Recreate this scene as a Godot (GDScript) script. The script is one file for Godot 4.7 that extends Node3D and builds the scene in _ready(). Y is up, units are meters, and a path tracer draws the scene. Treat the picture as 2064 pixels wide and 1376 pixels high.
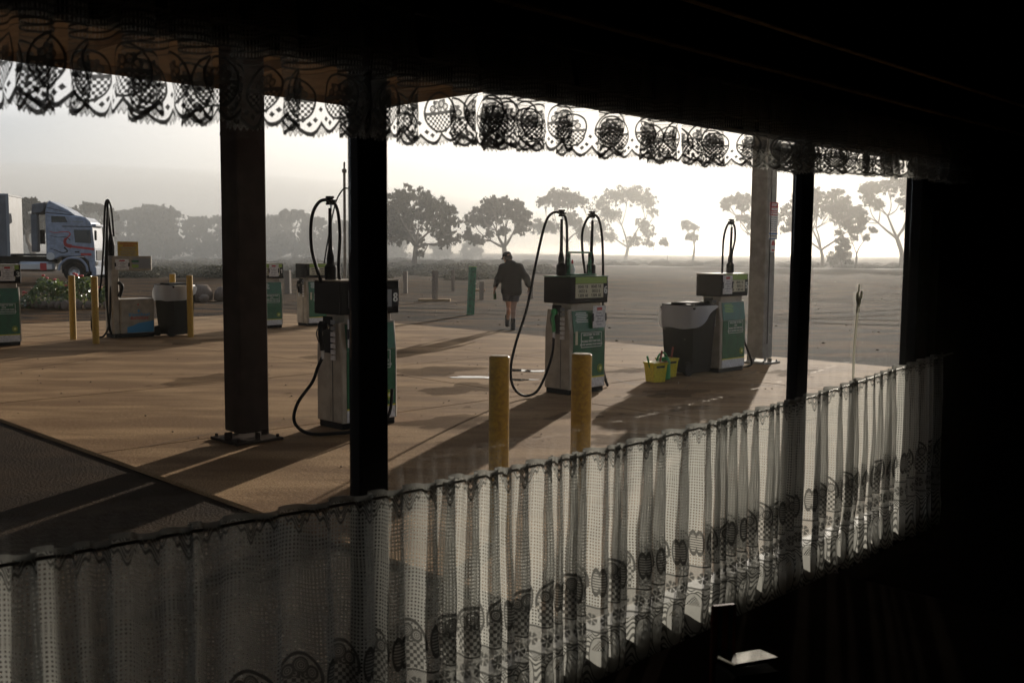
extends Node3D

const C45 := 0.70710678
var M := {}
var used := {}
var rng := RandomNumberGenerator.new()

# ---------------------------------------------------------------- geometry
class Geo:
	var v := PackedVector3Array()
	var n := PackedVector3Array()
	var uv := PackedVector2Array()
	var col := PackedColorArray()
	var idx := PackedInt32Array()
	var xf := Transform3D()
	var tint := Color(1, 1, 1)

	func vert(p: Vector3, nn: Vector3, u := Vector2.ZERO) -> int:
		v.append(xf * p)
		n.append((xf.basis * nn).normalized())
		uv.append(u)
		col.append(tint)
		return v.size() - 1

	func poly(pts: Array, outward: Vector3) -> void:
		var nn: Vector3 = (pts[1] - pts[0]).cross(pts[2] - pts[0]).normalized()
		var p := pts.duplicate()
		if nn.dot(outward) < 0.0:
			p.reverse()
			nn = -nn
		var b := v.size()
		for q in p:
			vert(q, nn)
		for i in range(1, p.size() - 1):
			idx.append_array([b, b + i + 1, b + i])

	func face(a: Vector3, b: Vector3, c: Vector3, d: Vector3) -> void:
		var nn := (b - a).cross(d - a).normalized()
		var k := v.size()
		vert(a, nn, Vector2(0, 1)); vert(b, nn, Vector2(1, 1)); vert(c, nn, Vector2(1, 0)); vert(d, nn, Vector2(0, 0))
		idx.append_array([k, k + 2, k + 1, k, k + 3, k + 2])

	func box(c: Vector3, s: Vector3, b := 0.0) -> Geo:
		var h := s * 0.5
		b = minf(b, minf(h.x, minf(h.y, h.z)) * 0.9)
		var P := func(sx, sy, sz, ax) -> Vector3:
			var q := Vector3(sx * (h.x - b), sy * (h.y - b), sz * (h.z - b))
			q[ax] = [sx * h.x, sy * h.y, sz * h.z][ax]
			return c + q
		var dirs := [Vector3.RIGHT, Vector3.UP, Vector3.BACK]
		for ax in 3:
			for s1 in [-1, 1]:
				var o: Array = []
				for k in [[-1, -1], [1, -1], [1, 1], [-1, 1]]:
					var sg := [0, 0, 0]
					sg[ax] = s1
					sg[(ax + 1) % 3] = k[0]
					sg[(ax + 2) % 3] = k[1]
					o.append(P.call(sg[0], sg[1], sg[2], ax))
				poly(o, dirs[ax] * s1)
		if b <= 0.0:
			return self
		for ax in 3:
			var a1 := (ax + 1) % 3
			var a2 := (ax + 2) % 3
			for k in [[-1, -1], [1, -1], [1, 1], [-1, 1]]:
				var lo := [0, 0, 0]
				lo[a1] = k[0]; lo[a2] = k[1]
				var hi := lo.duplicate()
				lo[ax] = -1; hi[ax] = 1
				poly([P.call(lo[0], lo[1], lo[2], a1), P.call(hi[0], hi[1], hi[2], a1), P.call(hi[0], hi[1], hi[2], a2), P.call(lo[0], lo[1], lo[2], a2)], dirs[a1] * k[0] + dirs[a2] * k[1])
		for sx in [-1, 1]:
			for sy in [-1, 1]:
				for sz in [-1, 1]:
					poly([P.call(sx, sy, sz, 0), P.call(sx, sy, sz, 1), P.call(sx, sy, sz, 2)], Vector3(sx, sy, sz))
		return self

	func tube(pts: Array, r, sides := 8, caps := true) -> Geo:
		var m := pts.size()
		var up := Vector3(0.13, 0.92, 0.31).normalized()
		var d0: Vector3 = (pts[1] - pts[0]).normalized()
		var side := d0.cross(up)
		if side.length() < 0.2:
			side = d0.cross(Vector3(1, 0.1, 0))
		side = side.normalized()
		var start := v.size()
		for i in m:
			var d: Vector3 = (pts[mini(i + 1, m - 1)] - pts[maxi(i - 1, 0)]).normalized()
			side = (side - d * side.dot(d)).normalized()
			var other := d.cross(side)
			var rad: float = r[i] if r is Array else r
			for k in sides + 1:
				var a := TAU * k / sides
				var dir := side * cos(a) + other * sin(a)
				vert(pts[i] + dir * rad, dir, Vector2(float(k) / sides, float(i) / m))
		for i in m - 1:
			for k in sides:
				var a := start + i * (sides + 1) + k
				var b := a + sides + 1
				idx.append_array([a, b, a + 1, a + 1, b, b + 1])
		if caps:
			for e in [0, m - 1]:
				var o: Array = []
				for k in sides:
					o.append(xf.affine_inverse() * v[start + e * (sides + 1) + k])
				var dd: Vector3 = pts[0] - pts[1] if e == 0 else pts[m - 1] - pts[m - 2]
				if (o[0] - o[1]).length() > 1e-5:
					poly(o, dd)
		return self

	func cyl(a: Vector3, b: Vector3, r0: float, r1 := -1.0, sides := 14) -> Geo:
		return tube([a, b], [r0, r0 if r1 < 0 else r1], sides)

	func lathe(prof: Array, c: Vector3, sides := 20) -> Geo: # profile [r, y] from the bottom up
		for i in prof.size() - 1:
			var p: Vector2 = prof[i]
			var q: Vector2 = prof[i + 1]
			var sl := Vector2(q.y - p.y, p.x - q.x).normalized()
			var s := v.size()
			for k in sides + 1:
				var a := TAU * k / sides
				var dir := Vector3(cos(a), 0, sin(a))
				var nn := dir * sl.x + Vector3.UP * sl.y
				vert(c + dir * p.x + Vector3.UP * p.y, nn)
				vert(c + dir * q.x + Vector3.UP * q.y, nn)
			for k in sides:
				var a := s + k * 2
				idx.append_array([a, a + 2, a + 1, a + 1, a + 2, a + 3])
		return self

	func prism(p: PackedVector2Array, z0: float, z1: float, b := 0.0) -> Geo: # outline in x,y drawn along z
		if Geometry2D.is_polygon_clockwise(p):
			p.reverse()
		var m := p.size()
		var ins := PackedVector2Array()
		for i in m:
			var e0 := (p[i] - p[(i + m - 1) % m]).normalized()
			var e1 := (p[(i + 1) % m] - p[i]).normalized()
			var nn := (Vector2(e0.y, -e0.x) + Vector2(e1.y, -e1.x)).normalized()
			ins.append(p[i] - nn * b)
		var tri := Geometry2D.triangulate_polygon(ins)
		for e in [[z0, -1.0], [z1, 1.0]]:
			for k in range(0, tri.size(), 3):
				var o: Array = []
				for j in 3:
					var q := ins[tri[k + j]]
					o.append(Vector3(q.x, q.y, e[0]))
				poly(o, Vector3(0, 0, e[1]))
		for i in m:
			var j := (i + 1) % m
			var e := p[j] - p[i]
			var out := Vector3(e.y, -e.x, 0)
			poly([Vector3(p[i].x, p[i].y, z0 + b), Vector3(p[j].x, p[j].y, z0 + b), Vector3(p[j].x, p[j].y, z1 - b), Vector3(p[i].x, p[i].y, z1 - b)], out)
			if b > 0.0:
				out = out.normalized()
				poly([Vector3(ins[i].x, ins[i].y, z0), Vector3(ins[j].x, ins[j].y, z0), Vector3(p[j].x, p[j].y, z0 + b), Vector3(p[i].x, p[i].y, z0 + b)], out + Vector3(0, 0, -1))
				poly([Vector3(ins[i].x, ins[i].y, z1), Vector3(ins[j].x, ins[j].y, z1), Vector3(p[j].x, p[j].y, z1 - b), Vector3(p[i].x, p[i].y, z1 - b)], out + Vector3(0, 0, 1))
		return self

	func ball(c: Vector3, r: Vector3, rings := 7, sides := 12, wob := 0.0, g: RandomNumberGenerator = null) -> Geo:
		var s := v.size()
		for i in rings + 1:
			var a := PI * i / rings
			var first := Vector3.ZERO
			for k in sides + 1:
				var b := TAU * k / sides
				var d := Vector3(sin(a) * cos(b), cos(a), sin(a) * sin(b))
				var w := 1.0 + (g.randf_range(-wob, wob) if g and i > 0 and i < rings and k < sides else 0.0)
				var p := d * r * w
				if k == 0:
					first = p
				if k == sides:
					p = first
				vert(c + p, (d / r).normalized())
		for i in rings:
			for k in sides:
				var a := s + i * (sides + 1) + k
				var b := a + sides + 1
				idx.append_array([a, b, a + 1, a + 1, b, b + 1])
		return self

	func leaf(c: Vector3, a: Vector3, b: Vector3, nn: Vector3) -> void:
		if nn.dot(b.cross(a)) < 0.0:
			b = -b
		var k := v.size()
		vert(c - a, nn); vert(c - b, nn); vert(c + a, nn); vert(c + b, nn)
		idx.append_array([k, k + 1, k + 2, k, k + 2, k + 3])

	func done(m: Material, colors := false) -> ArrayMesh:
		var arr := []
		arr.resize(Mesh.ARRAY_MAX)
		arr[Mesh.ARRAY_VERTEX] = v
		arr[Mesh.ARRAY_NORMAL] = n
		arr[Mesh.ARRAY_TEX_UV] = uv
		if colors:
			arr[Mesh.ARRAY_COLOR] = col
		arr[Mesh.ARRAY_INDEX] = idx
		var am := ArrayMesh.new()
		am.add_surface_from_arrays(Mesh.PRIMITIVE_TRIANGLES, arr)
		am.surface_set_material(0, m)
		return am


func at(n: float, t: float, y := 0.0) -> Vector3: # n metres out from the shop front, t metres along it
	return Vector3(C45 * (t - n), y, -C45 * (n + t))

func ordinal(k: int) -> String:
	return ["first", "second", "third", "fourth", "fifth", "sixth", "seventh", "eighth", "ninth", "tenth", "eleventh", "twelfth", "thirteenth", "fourteenth", "fifteenth", "sixteenth", "seventeenth", "eighteenth"][k]

func numbered(s: String) -> String:
	if not used.has(s):
		used[s] = 0
		return s
	used[s] += 1
	return "%s_%03d" % [s, used[s]]

func tag(o: Node3D, label: String, category: String, group := "", kind := "") -> Node3D:
	if label: o.set_meta("label", label)
	if category: o.set_meta("category", category)
	if group: o.set_meta("group", group)
	if kind: o.set_meta("kind", kind)
	return o

func thing(called: String, label: String, category: String, pos := Vector3.ZERO, turn := 0.0, group := "") -> Node3D:
	var o := Node3D.new()
	o.name = numbered(called)
	add_child(o, true)
	o.position = pos
	o.rotation.y = turn
	return tag(o, label, category, group)

func part(called: String, g: Geo, m: Material, parent: Node3D, colors := false) -> MeshInstance3D:
	var o := MeshInstance3D.new()
	o.mesh = g.done(m, colors)
	put(o, called, parent)
	return o

func put(o: Node3D, called: String, parent: Node3D) -> void:
	var nm := called
	var k := 0
	while parent.has_node(nm):
		k += 1
		nm = "%s_%03d" % [called, k]
	o.name = nm if parent != self else numbered(called)
	parent.add_child(o, true)

func solo(called: String, g: Geo, m: Material, label: String, category: String, group := "", kind := "", colors := false) -> MeshInstance3D:
	var o := part(called, g, m, self, colors)
	tag(o, label, category, group, kind)
	return o

func words(called: String, s: String, height: float, pos: Vector3, m: Material, parent: Node3D, bold := true, turn := 0.0, squeeze := 1.0) -> MeshInstance3D:
	var tm := TextMesh.new()
	var f := SystemFont.new()
	f.font_names = PackedStringArray(["Droid Sans"])
	if bold:
		f.font_weight = 700
	tm.font = f
	tm.text = s
	tm.font_size = 32
	tm.pixel_size = height / 23.0
	tm.depth = 0.0015
	tm.curve_step = 4.0
	tm.material = m
	var o := MeshInstance3D.new()
	o.mesh = tm
	o.position = pos
	o.rotation.y = turn
	o.scale.x = squeeze
	put(o, called, parent)
	return o

func noise_tex(sd: int, freq: float, oct: int, c0: Color, c1: Color, size := 512, normal := false, lo := 0.0, hi := 1.0, type := FastNoiseLite.TYPE_SIMPLEX_SMOOTH) -> NoiseTexture2D:
	var fn := FastNoiseLite.new()
	fn.seed = sd
	fn.noise_type = type
	fn.frequency = freq
	fn.fractal_octaves = oct
	fn.fractal_gain = 0.6
	var t := NoiseTexture2D.new()
	t.width = size
	t.height = size
	t.seamless = true
	t.noise = fn
	var r := Gradient.new()
	r.offsets = PackedFloat32Array([lo, hi])
	r.colors = PackedColorArray([c0, c1])
	if not normal:
		t.color_ramp = r
	else:
		t.as_normal_map = true
		t.bump_strength = 6.0
	return t

func mk(id: String, lin: Color, rough := 0.7, metal := 0.0, tex: Texture2D = null, sc := 1.0, bump: Texture2D = null, bh := 0.3) -> StandardMaterial3D:
	var m := StandardMaterial3D.new()
	m.resource_name = id
	m.albedo_color = lin.linear_to_srgb()
	m.roughness = rough
	m.metallic = metal
	if tex:
		m.albedo_texture = tex
		m.uv1_triplanar = true
		m.uv1_scale = Vector3.ONE * sc
	if bump:
		m.heightmap_enabled = true
		m.heightmap_texture = bump
		m.heightmap_scale = bh
		m.uv1_triplanar = true
		m.uv1_scale = Vector3.ONE * sc
	M[id] = m
	return m

func spline(pts: Array, steps := 6) -> Array:
	var o: Array = []
	var m := pts.size()
	for i in m - 1:
		var p0: Vector3 = pts[maxi(i - 1, 0)]
		var p1: Vector3 = pts[i]
		var p2: Vector3 = pts[i + 1]
		var p3: Vector3 = pts[mini(i + 2, m - 1)]
		for k in steps:
			o.append(p1.cubic_interpolate(p2, p0, p3, float(k) / steps))
	o.append(pts[m - 1])
	return o

# ---------------------------------------------------------------- bodies
func capsules(g: Geo, bones: Array, cell: float, k: float, clips: Array = []) -> void:
	var lo := Vector3.ONE * 1e9
	var hi := -lo
	for b in bones:
		var r: float = maxf(b[2], b[3]) + 3.0 * cell
		for e in [b[0], b[1]]:
			lo = lo.min(e - Vector3.ONE * r)
			hi = hi.max(e + Vector3.ONE * r)
	var nx := int((hi.x - lo.x) / cell) + 2
	var ny := int((hi.y - lo.y) / cell) + 2
	var nz := int((hi.z - lo.z) / cell) + 2
	var far := k + 3.0 * cell
	var f := PackedFloat32Array()
	f.resize(nx * ny * nz)
	f.fill(far)
	for b in bones:
		var a: Vector3 = b[0]
		var ab: Vector3 = b[1] - a
		var ra: float = b[2]
		var rb: float = b[3]
		var L := maxf(ab.length_squared(), 1e-9)
		var pad := Vector3.ONE * (maxf(ra, rb) + far)
		var i0 := ((a.min(b[1]) - pad - lo) / cell).floor()
		var i1 := ((a.max(b[1]) + pad - lo) / cell).ceil()
		for z in range(maxi(0, int(i0.z)), mini(nz, int(i1.z) + 1)):
			for y in range(maxi(0, int(i0.y)), mini(ny, int(i1.y) + 1)):
				var row := (z * ny + y) * nx
				for x in range(maxi(0, int(i0.x)), mini(nx, int(i1.x) + 1)):
					var p := lo + Vector3(x, y, z) * cell - a
					var h := clampf(p.dot(ab) / L, 0.0, 1.0)
					var d := (p - ab * h).length() - lerpf(ra, rb, h)
					var o := f[row + x]
					var e := maxf(k - absf(o - d), 0.0) / k
					f[row + x] = minf(o, d) - e * e * k * 0.25
	for c in clips:
		for z in nz:
			for y in ny:
				for x in nx:
					var i := (z * ny + y) * nx + x
					f[i] = maxf(f[i], (c[0] as Vector3).dot(lo + Vector3(x, y, z) * cell) - c[1])
	var at_cell := {}
	var st := [1, nx, nx * ny]
	var corner := [0, 1, nx, nx + 1, nx * ny, nx * ny + 1, nx * ny + nx, nx * ny + nx + 1]
	for z in nz - 1:
		for y in ny - 1:
			for x in nx - 1:
				var i := (z * ny + y) * nx + x
				if absf(f[i]) > 2.0 * cell:
					continue
				var inside := 0
				for c in corner:
					if f[i + c] < 0.0:
						inside += 1
				if inside == 0 or inside == 8:
					continue
				var sum := Vector3.ZERO
				var cnt := 0
				for e in 12:
					var ax := e / 4
					var w := e % 4
					var o1 := (ax + 1) % 3
					var o2 := (ax + 2) % 3
					var q := Vector3.ZERO
					q[o1] = w % 2
					q[o2] = w / 2
					var i0: int = i + st[o1] * (w % 2) + st[o2] * (w / 2)
					var fa := f[i0]
					var fb: float = f[i0 + st[ax]]
					if (fa < 0.0) != (fb < 0.0):
						q[ax] = fa / (fa - fb)
						sum += q
						cnt += 1
				var grad := Vector3(f[i + 1] - f[i], f[i + nx] - f[i], f[i + nx * ny] - f[i])
				grad += Vector3(f[i + corner[7]] - f[i + corner[6]], f[i + corner[7]] - f[i + corner[5]], f[i + corner[7]] - f[i + corner[3]])
				at_cell[i] = g.vert(lo + (Vector3(x, y, z) + sum / cnt) * cell, grad.normalized())
	for i in at_cell.keys():
		for ax in 3:
			var s1: int = st[(ax + 1) % 3]
			var s2: int = st[(ax + 2) % 3]
			var fa := f[i]
			var fb: float = f[i + st[ax]]
			if (fa < 0.0) == (fb < 0.0) or not (at_cell.has(i - s1) and at_cell.has(i - s2) and at_cell.has(i - s1 - s2)):
				continue
			var q := [at_cell[i], at_cell[i - s1], at_cell[i - s1 - s2], at_cell[i - s2]]
			if fa < 0.0:
				g.idx.append_array([q[0], q[2], q[1], q[0], q[3], q[2]])
			else:
				g.idx.append_array([q[0], q[1], q[2], q[0], q[2], q[3]])

# ---------------------------------------------------------------- main
func _ready() -> void:
	rng.seed = 4711
	view_and_light()
	materials()
	terrain()
	forecourt()
	canopy()
	roadhouse()
	curtains()
	island()
	second_row()
	yard()
	truck()
	trees()
	man()
	inside()

func view_and_light() -> void:
	var cam := Camera3D.new()
	cam.name = "camera"
	cam.near = 0.05
	cam.far = 6000.0
	add_child(cam)
	cam.position = Vector3(0, 1.65, 0)
	cam.basis = Basis(Vector3.RIGHT, -deg_to_rad(5.07)) * Basis(Vector3.BACK, 0.008)
	var ca := CameraAttributesPhysical.new()
	ca.frustum_focal_length = 35.0
	ca.frustum_focus_distance = 12.0
	ca.frustum_near = 0.05
	ca.frustum_far = 6000.0
	ca.exposure_aperture = 11.0
	cam.attributes = ca
	cam.fov = 37.86
	var el := deg_to_rad(12.3)
	var az := deg_to_rad(17.3)
	var sun_at := Vector3(sin(az) * cos(el), sin(el), -cos(az) * cos(el))
	var sun := DirectionalLight3D.new()
	sun.name = "sun"
	sun.light_color = Color(1.0, 0.96, 0.90)
	sun.light_energy = 1.6
	sun.light_angular_distance = 0.6
	sun.shadow_enabled = true
	add_child(sun)
	sun.basis = Basis.looking_at(-sun_at)
	var sky := ProceduralSkyMaterial.new()
	sky.sky_top_color = Color(0.36, 0.455, 0.57)
	sky.sky_horizon_color = Color(0.675, 0.70, 0.715)
	sky.sky_curve = 0.25
	sky.ground_bottom_color = Color(0.28, 0.22, 0.16)
	sky.ground_horizon_color = Color(0.55, 0.52, 0.47)
	sky.sun_angle_max = 54.0
	sky.sun_curve = 1.05
	var fn := FastNoiseLite.new()
	fn.seed = 5
	fn.frequency = 0.006
	fn.fractal_octaves = 5
	var im := Image.create(1024, 512, false, Image.FORMAT_RGBA8)
	for y in 256:
		var el2 := 1.0 - y / 256.0
		for x in 1024:
			var a := TAU * x / 1024.0
			var w := fn.get_noise_3d(cos(a) * 160.0, sin(a) * 160.0, el2 * 1500.0)
			var c := smoothstep(-0.05, 0.45, w) * 0.2 * smoothstep(0.0, 0.06, el2)
			im.set_pixel(x, y, Color(1, 0.98, 0.95, c))
	sky.sky_cover = ImageTexture.create_from_image(im)
	var s := Sky.new()
	s.sky_material = sky
	var env := Environment.new()
	env.background_mode = Environment.BG_SKY
	env.sky = s
	env.background_energy_multiplier = 1.0
	env.tonemap_mode = Environment.TONE_MAPPER_LINEAR
	env.tonemap_exposure = 1.32
	env.sdfgi_enabled = true
	env.ssao_enabled = true
	env.ssil_enabled = true
	env.volumetric_fog_enabled = true
	env.volumetric_fog_density = 0.00037
	env.volumetric_fog_anisotropy = 0.78
	env.volumetric_fog_albedo = Color(1.0, 0.97, 0.92)
	var we := WorldEnvironment.new()
	we.name = "world"
	we.environment = env
	add_child(we)

func materials() -> void:
	var grime := noise_tex(11, 0.02, 5, Color(0.80, 0.77, 0.73), Color(1, 1, 1), 512, false, 0.25, 0.7)
	var soft := noise_tex(12, 0.012, 4, Color(0.88, 0.87, 0.86), Color(1, 1, 1), 512, false, 0.3, 0.7)
	var fine := noise_tex(13, 0.12, 3, Color(0, 0, 0), Color(1, 1, 1), 512)
	var gritty := noise_tex(14, 0.25, 3, Color(0.55, 0.53, 0.5), Color(1, 1, 1), 512, false, 0.3, 0.75)
	var smooth := noise_tex(19, 0.2, 4, Color(0.7, 0.67, 0.63), Color(1, 1, 1), 512, false, 0.25, 0.75)
	var bumps := noise_tex(16, 0.06, 5, Color.BLACK, Color.WHITE, 512, true)
	var drift := noise_tex(17, 0.014, 6, Color(0.36, 0.34, 0.33), Color(1.0, 0.95, 0.88), 1024, false, 0.36, 0.64)
	var streak := noise_tex(15, 0.012, 5, Color(0.79, 0.745, 0.70), Color(1.0, 0.98, 0.95), 1024, false, 0.3, 0.72)
	# ground: gravel grain times broad drifts of dust
	for spec in [["gravel", Color(0.16, 0.092, 0.041), Vector3(0.022, 0.05, 0.07), 0.95, 0.7], ["concrete", Color(0.46, 0.325, 0.195), Vector3(0.03, 0.1, 0.11), 0.85, 0.5], ["asphalt", Color(0.062, 0.040, 0.021), Vector3(0.1, 0.1, 0.14), 0.9, 1.0]]:
		var m := mk(spec[0], spec[1], spec[3], 0.0, smooth if spec[0] == "concrete" else gritty, 1.0)
		m.uv1_world_triplanar = true
		m.uv1_scale = Vector3.ONE * spec[4]
		m.uv2_triplanar = true
		m.uv2_world_triplanar = true
		m.uv2_scale = spec[2]
		m.metallic_specular = 0.12
		m.detail_enabled = true
		m.detail_blend_mode = BaseMaterial3D.BLEND_MODE_MUL
		m.detail_uv_layer = BaseMaterial3D.DETAIL_UV_2
		m.detail_albedo = streak if spec[0] != "gravel" else drift
		m.normal_enabled = true
		m.normal_texture = bumps
		m.normal_scale = {"gravel": 0.8, "asphalt": 0.8, "concrete": 0.12}[spec[0]]
	mk("water", Color(0.05, 0.045, 0.04), 0.04)
	var oil := mk("oil", Color(0.045, 0.03, 0.02), 0.95)
	oil.transparency = BaseMaterial3D.TRANSPARENCY_ALPHA
	oil.albedo_color.a = 0.3
	oil.metallic_specular = 0.02
	mk("rut", Color(0.085, 0.06, 0.038), 1.0, 0, gritty, 0.8)
	M.rut.metallic_specular = 0.1
	mk("track", Color(0.42, 0.37, 0.3), 0.8, 0, soft, 0.1)
	mk("steel_brown", Color(0.04, 0.028, 0.021), 0.6, 0.0, soft, 0.6)
	mk("column_grey", Color(0.29, 0.28, 0.25), 0.75, 0.0, soft, 0.5)
	mk("canopy", Color(0.31, 0.235, 0.16), 0.7, 0.0, soft, 0.3)
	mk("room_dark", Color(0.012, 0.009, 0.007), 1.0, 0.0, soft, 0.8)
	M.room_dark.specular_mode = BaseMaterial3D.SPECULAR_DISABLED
	mk("room_trim", Color(0.5, 0.3, 0.09), 0.5, 0.0, grime, 2.0)
	mk("outer_wall", Color(0.3, 0.26, 0.2), 0.85, 0.0, soft, 0.4)
	mk("frame_black", Color(0.01, 0.01, 0.012), 0.8)
	mk("wire", Color(0.35, 0.33, 0.3), 0.3, 0.9)
	mk("yellow", Color(0.5, 0.29, 0.012), 0.5, 0.0, grime, 2.4)
	mk("rust_cap", Color(0.3, 0.2, 0.1), 0.8, 0, grime, 3.0)
	mk("cream", Color(0.35, 0.295, 0.215), 0.5, 0.0, soft, 0.6)
	mk("green", Color(0.008, 0.115, 0.038), 0.35, 0.0, soft, 1.2)
	mk("teal", Color(0.014, 0.14, 0.095), 0.4, 0.0, soft, 1.2)
	mk("green_post", Color(0.01, 0.17, 0.07), 0.5, 0.0, grime, 1.2)
	mk("lime", Color(0.24, 0.36, 0.05), 0.5)
	mk("logo_yellow", Color(0.72, 0.62, 0.03), 0.5)
	mk("logo_lime", Color(0.28, 0.48, 0.03), 0.5)
	mk("print_white", Color(0.72, 0.72, 0.66), 0.6)
	mk("paper", Color(0.72, 0.69, 0.66), 0.8, 0.0, soft, 3.0)
	mk("print_red", Color(0.42, 0.03, 0.025), 0.6)
	mk("print_dark", Color(0.03, 0.03, 0.03), 0.6)
	mk("print_grey", Color(0.22, 0.22, 0.22), 0.7)
	mk("print_blue", Color(0.02, 0.12, 0.32), 0.5)
	mk("print_cyan", Color(0.02, 0.22, 0.42), 0.5)
	mk("sign_yellow", Color(0.5, 0.32, 0.03), 0.6, 0.0, soft, 2.0)
	mk("display", Color(0.55, 0.5, 0.33), 0.35)
	mk("black_plastic", Color(0.008, 0.007, 0.006), 0.42, 0.0, grime, 2.0)
	mk("rubber", Color(0.012, 0.011, 0.010), 0.5)
	mk("chrome", Color(0.62, 0.6, 0.56), 0.16, 1.0)
	mk("silver", Color(0.5, 0.5, 0.5), 0.3, 0.9)
	mk("bin", Color(0.009, 0.0095, 0.0075), 0.5, 0.0, grime, 2.0)
	var bag := mk("bag", Color(0.72, 0.70, 0.68), 0.45)
	bag.transparency = BaseMaterial3D.TRANSPARENCY_ALPHA
	bag.albedo_color.a = 0.62
	bag.backlight_enabled = true
	bag.backlight = Color(0.7, 0.68, 0.65)
	mk("bucket", Color(0.68, 0.55, 0.01), 0.45, 0.0, soft, 3.0)
	mk("can_green", Color(0.01, 0.22, 0.04), 0.4)
	mk("stick_red", Color(0.25, 0.03, 0.015), 0.5)
	mk("timber", Color(0.26, 0.2, 0.15), 0.85, 0.0, grime, 2.0, fine, 0.3)
	mk("rock", Color(0.2, 0.14, 0.1), 0.9, 0.0, grime, 1.5, fine, 1.0)
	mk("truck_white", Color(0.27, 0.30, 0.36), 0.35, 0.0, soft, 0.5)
	mk("trailer_grey", Color(0.13, 0.13, 0.135), 0.6, 0.0, soft, 0.2)
	mk("glass_dark", Color(0.02, 0.025, 0.025), 0.08)
	for id in ["frame_black", "black_plastic", "bin", "rubber", "steel_brown", "print_dark"]:
		M[id].metallic_specular = 0.2
		M[id].roughness = 0.6
	mk("skin", Color(0.42, 0.25, 0.17), 0.55)
	mk("jacket", Color(0.012, 0.011, 0.013), 0.85, 0.0, soft, 5.0)
	M.jacket.metallic_specular = 0.2
	mk("shorts", Color(0.03, 0.03, 0.042), 0.85)
	mk("boots", Color(0.014, 0.011, 0.009), 0.6)
	mk("hair", Color(0.05, 0.04, 0.03), 0.8)
	mk("bottle_green", Color(0.02, 0.06, 0.015), 0.15)
	mk("bark", Color(0.2, 0.16, 0.125), 0.85, 0.0, grime, 1.0)
	mk("chair_wood", Color(0.4, 0.22, 0.1), 0.6)
	mk("wood_red", Color(0.10, 0.02, 0.01), 0.5)
	mk("flower", Color(0.55, 0.05, 0.04), 0.6)
	var scuff := noise_tex(18, 0.02, 6, Color(0.55, 0.45, 0.36), Color(1, 1, 1), 512, false, 0.2, 0.42)
	for id in ["green_post"]:
		var sm: StandardMaterial3D = M[id]
		sm.uv2_triplanar = true
		sm.uv2_scale = Vector3(1.3, 0.7, 1.3) * (0.35 if id == "trailer_grey" else 1.0)
		sm.detail_enabled = true
		sm.detail_blend_mode = BaseMaterial3D.BLEND_MODE_MUL
		sm.detail_uv_layer = BaseMaterial3D.DETAIL_UV_2
		sm.detail_albedo = scuff
	M.steel_brown.metallic_specular = 0.05
	M.column_grey.metallic_specular = 0.12
	M.wood_red.metallic_specular = 0.08
	var lf := mk("leaves", Color(1, 1, 1), 0.55)
	lf.roughness = 0.85
	lf.metallic_specular = 0.2
	lf.vertex_color_use_as_albedo = true
	lf.backlight_enabled = true
	lf.backlight = Color(0.45, 0.45, 0.35)
	var bl := mk("bush_leaves", Color(0.017, 0.032, 0.01), 0.28)
	bl.backlight_enabled = true
	bl.backlight = Color(0.35, 0.4, 0.2)
	var pane := mk("pane", Color(1, 1, 1), 0.0)
	pane.transparency = BaseMaterial3D.TRANSPARENCY_ALPHA
	pane.albedo_color.a = 0.02
	var drop := mk("dropping", Color(0.8, 0.78, 0.72), 0.8)
	drop.transparency = BaseMaterial3D.TRANSPARENCY_ALPHA
	drop.albedo_color.a = 0.92
	drop.backlight_enabled = true
	drop.backlight = Color(0.6, 0.6, 0.55)

# ---------------------------------------------------------------- setting
func rise(p: Vector3) -> float:
	var d := Vector2(p.x, p.z).length()
	return -0.03 + 0.35 * smoothstep(45.0, 115.0, d)

func on_ground(x: float, z: float) -> Vector3:
	return Vector3(x, rise(Vector3(x, 0, z)), z)

func terrain() -> void:
	var g := Geo.new()
	var fn := FastNoiseLite.new()
	fn.seed = 21
	fn.frequency = 0.05
	var radii: Array = [0.0]
	var r := 4.0
	while r < 3500.0:
		radii.append(r)
		r *= 1.09
	var seg := 128
	for i in radii.size():
		for k in seg + 1:
			var a := TAU * (k % seg) / seg
			var p := Vector3(cos(a), 0, sin(a)) * float(radii[i])
			p.y = rise(p) + fn.get_noise_2d(p.x, p.z) * 0.12 * smoothstep(40.0, 70.0, p.length())
			g.vert(p, Vector3.UP, Vector2(p.x, p.z))
	for i in radii.size() - 1:
		for k in seg:
			var a := i * (seg + 1) + k
			var b := a + seg + 1
			g.idx.append_array([a, b, a + 1, a + 1, b, b + 1])
	solo("ground", g, M.gravel, "brown grey dusty gravel plain around the forecourt", "", "", "structure")

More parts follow.
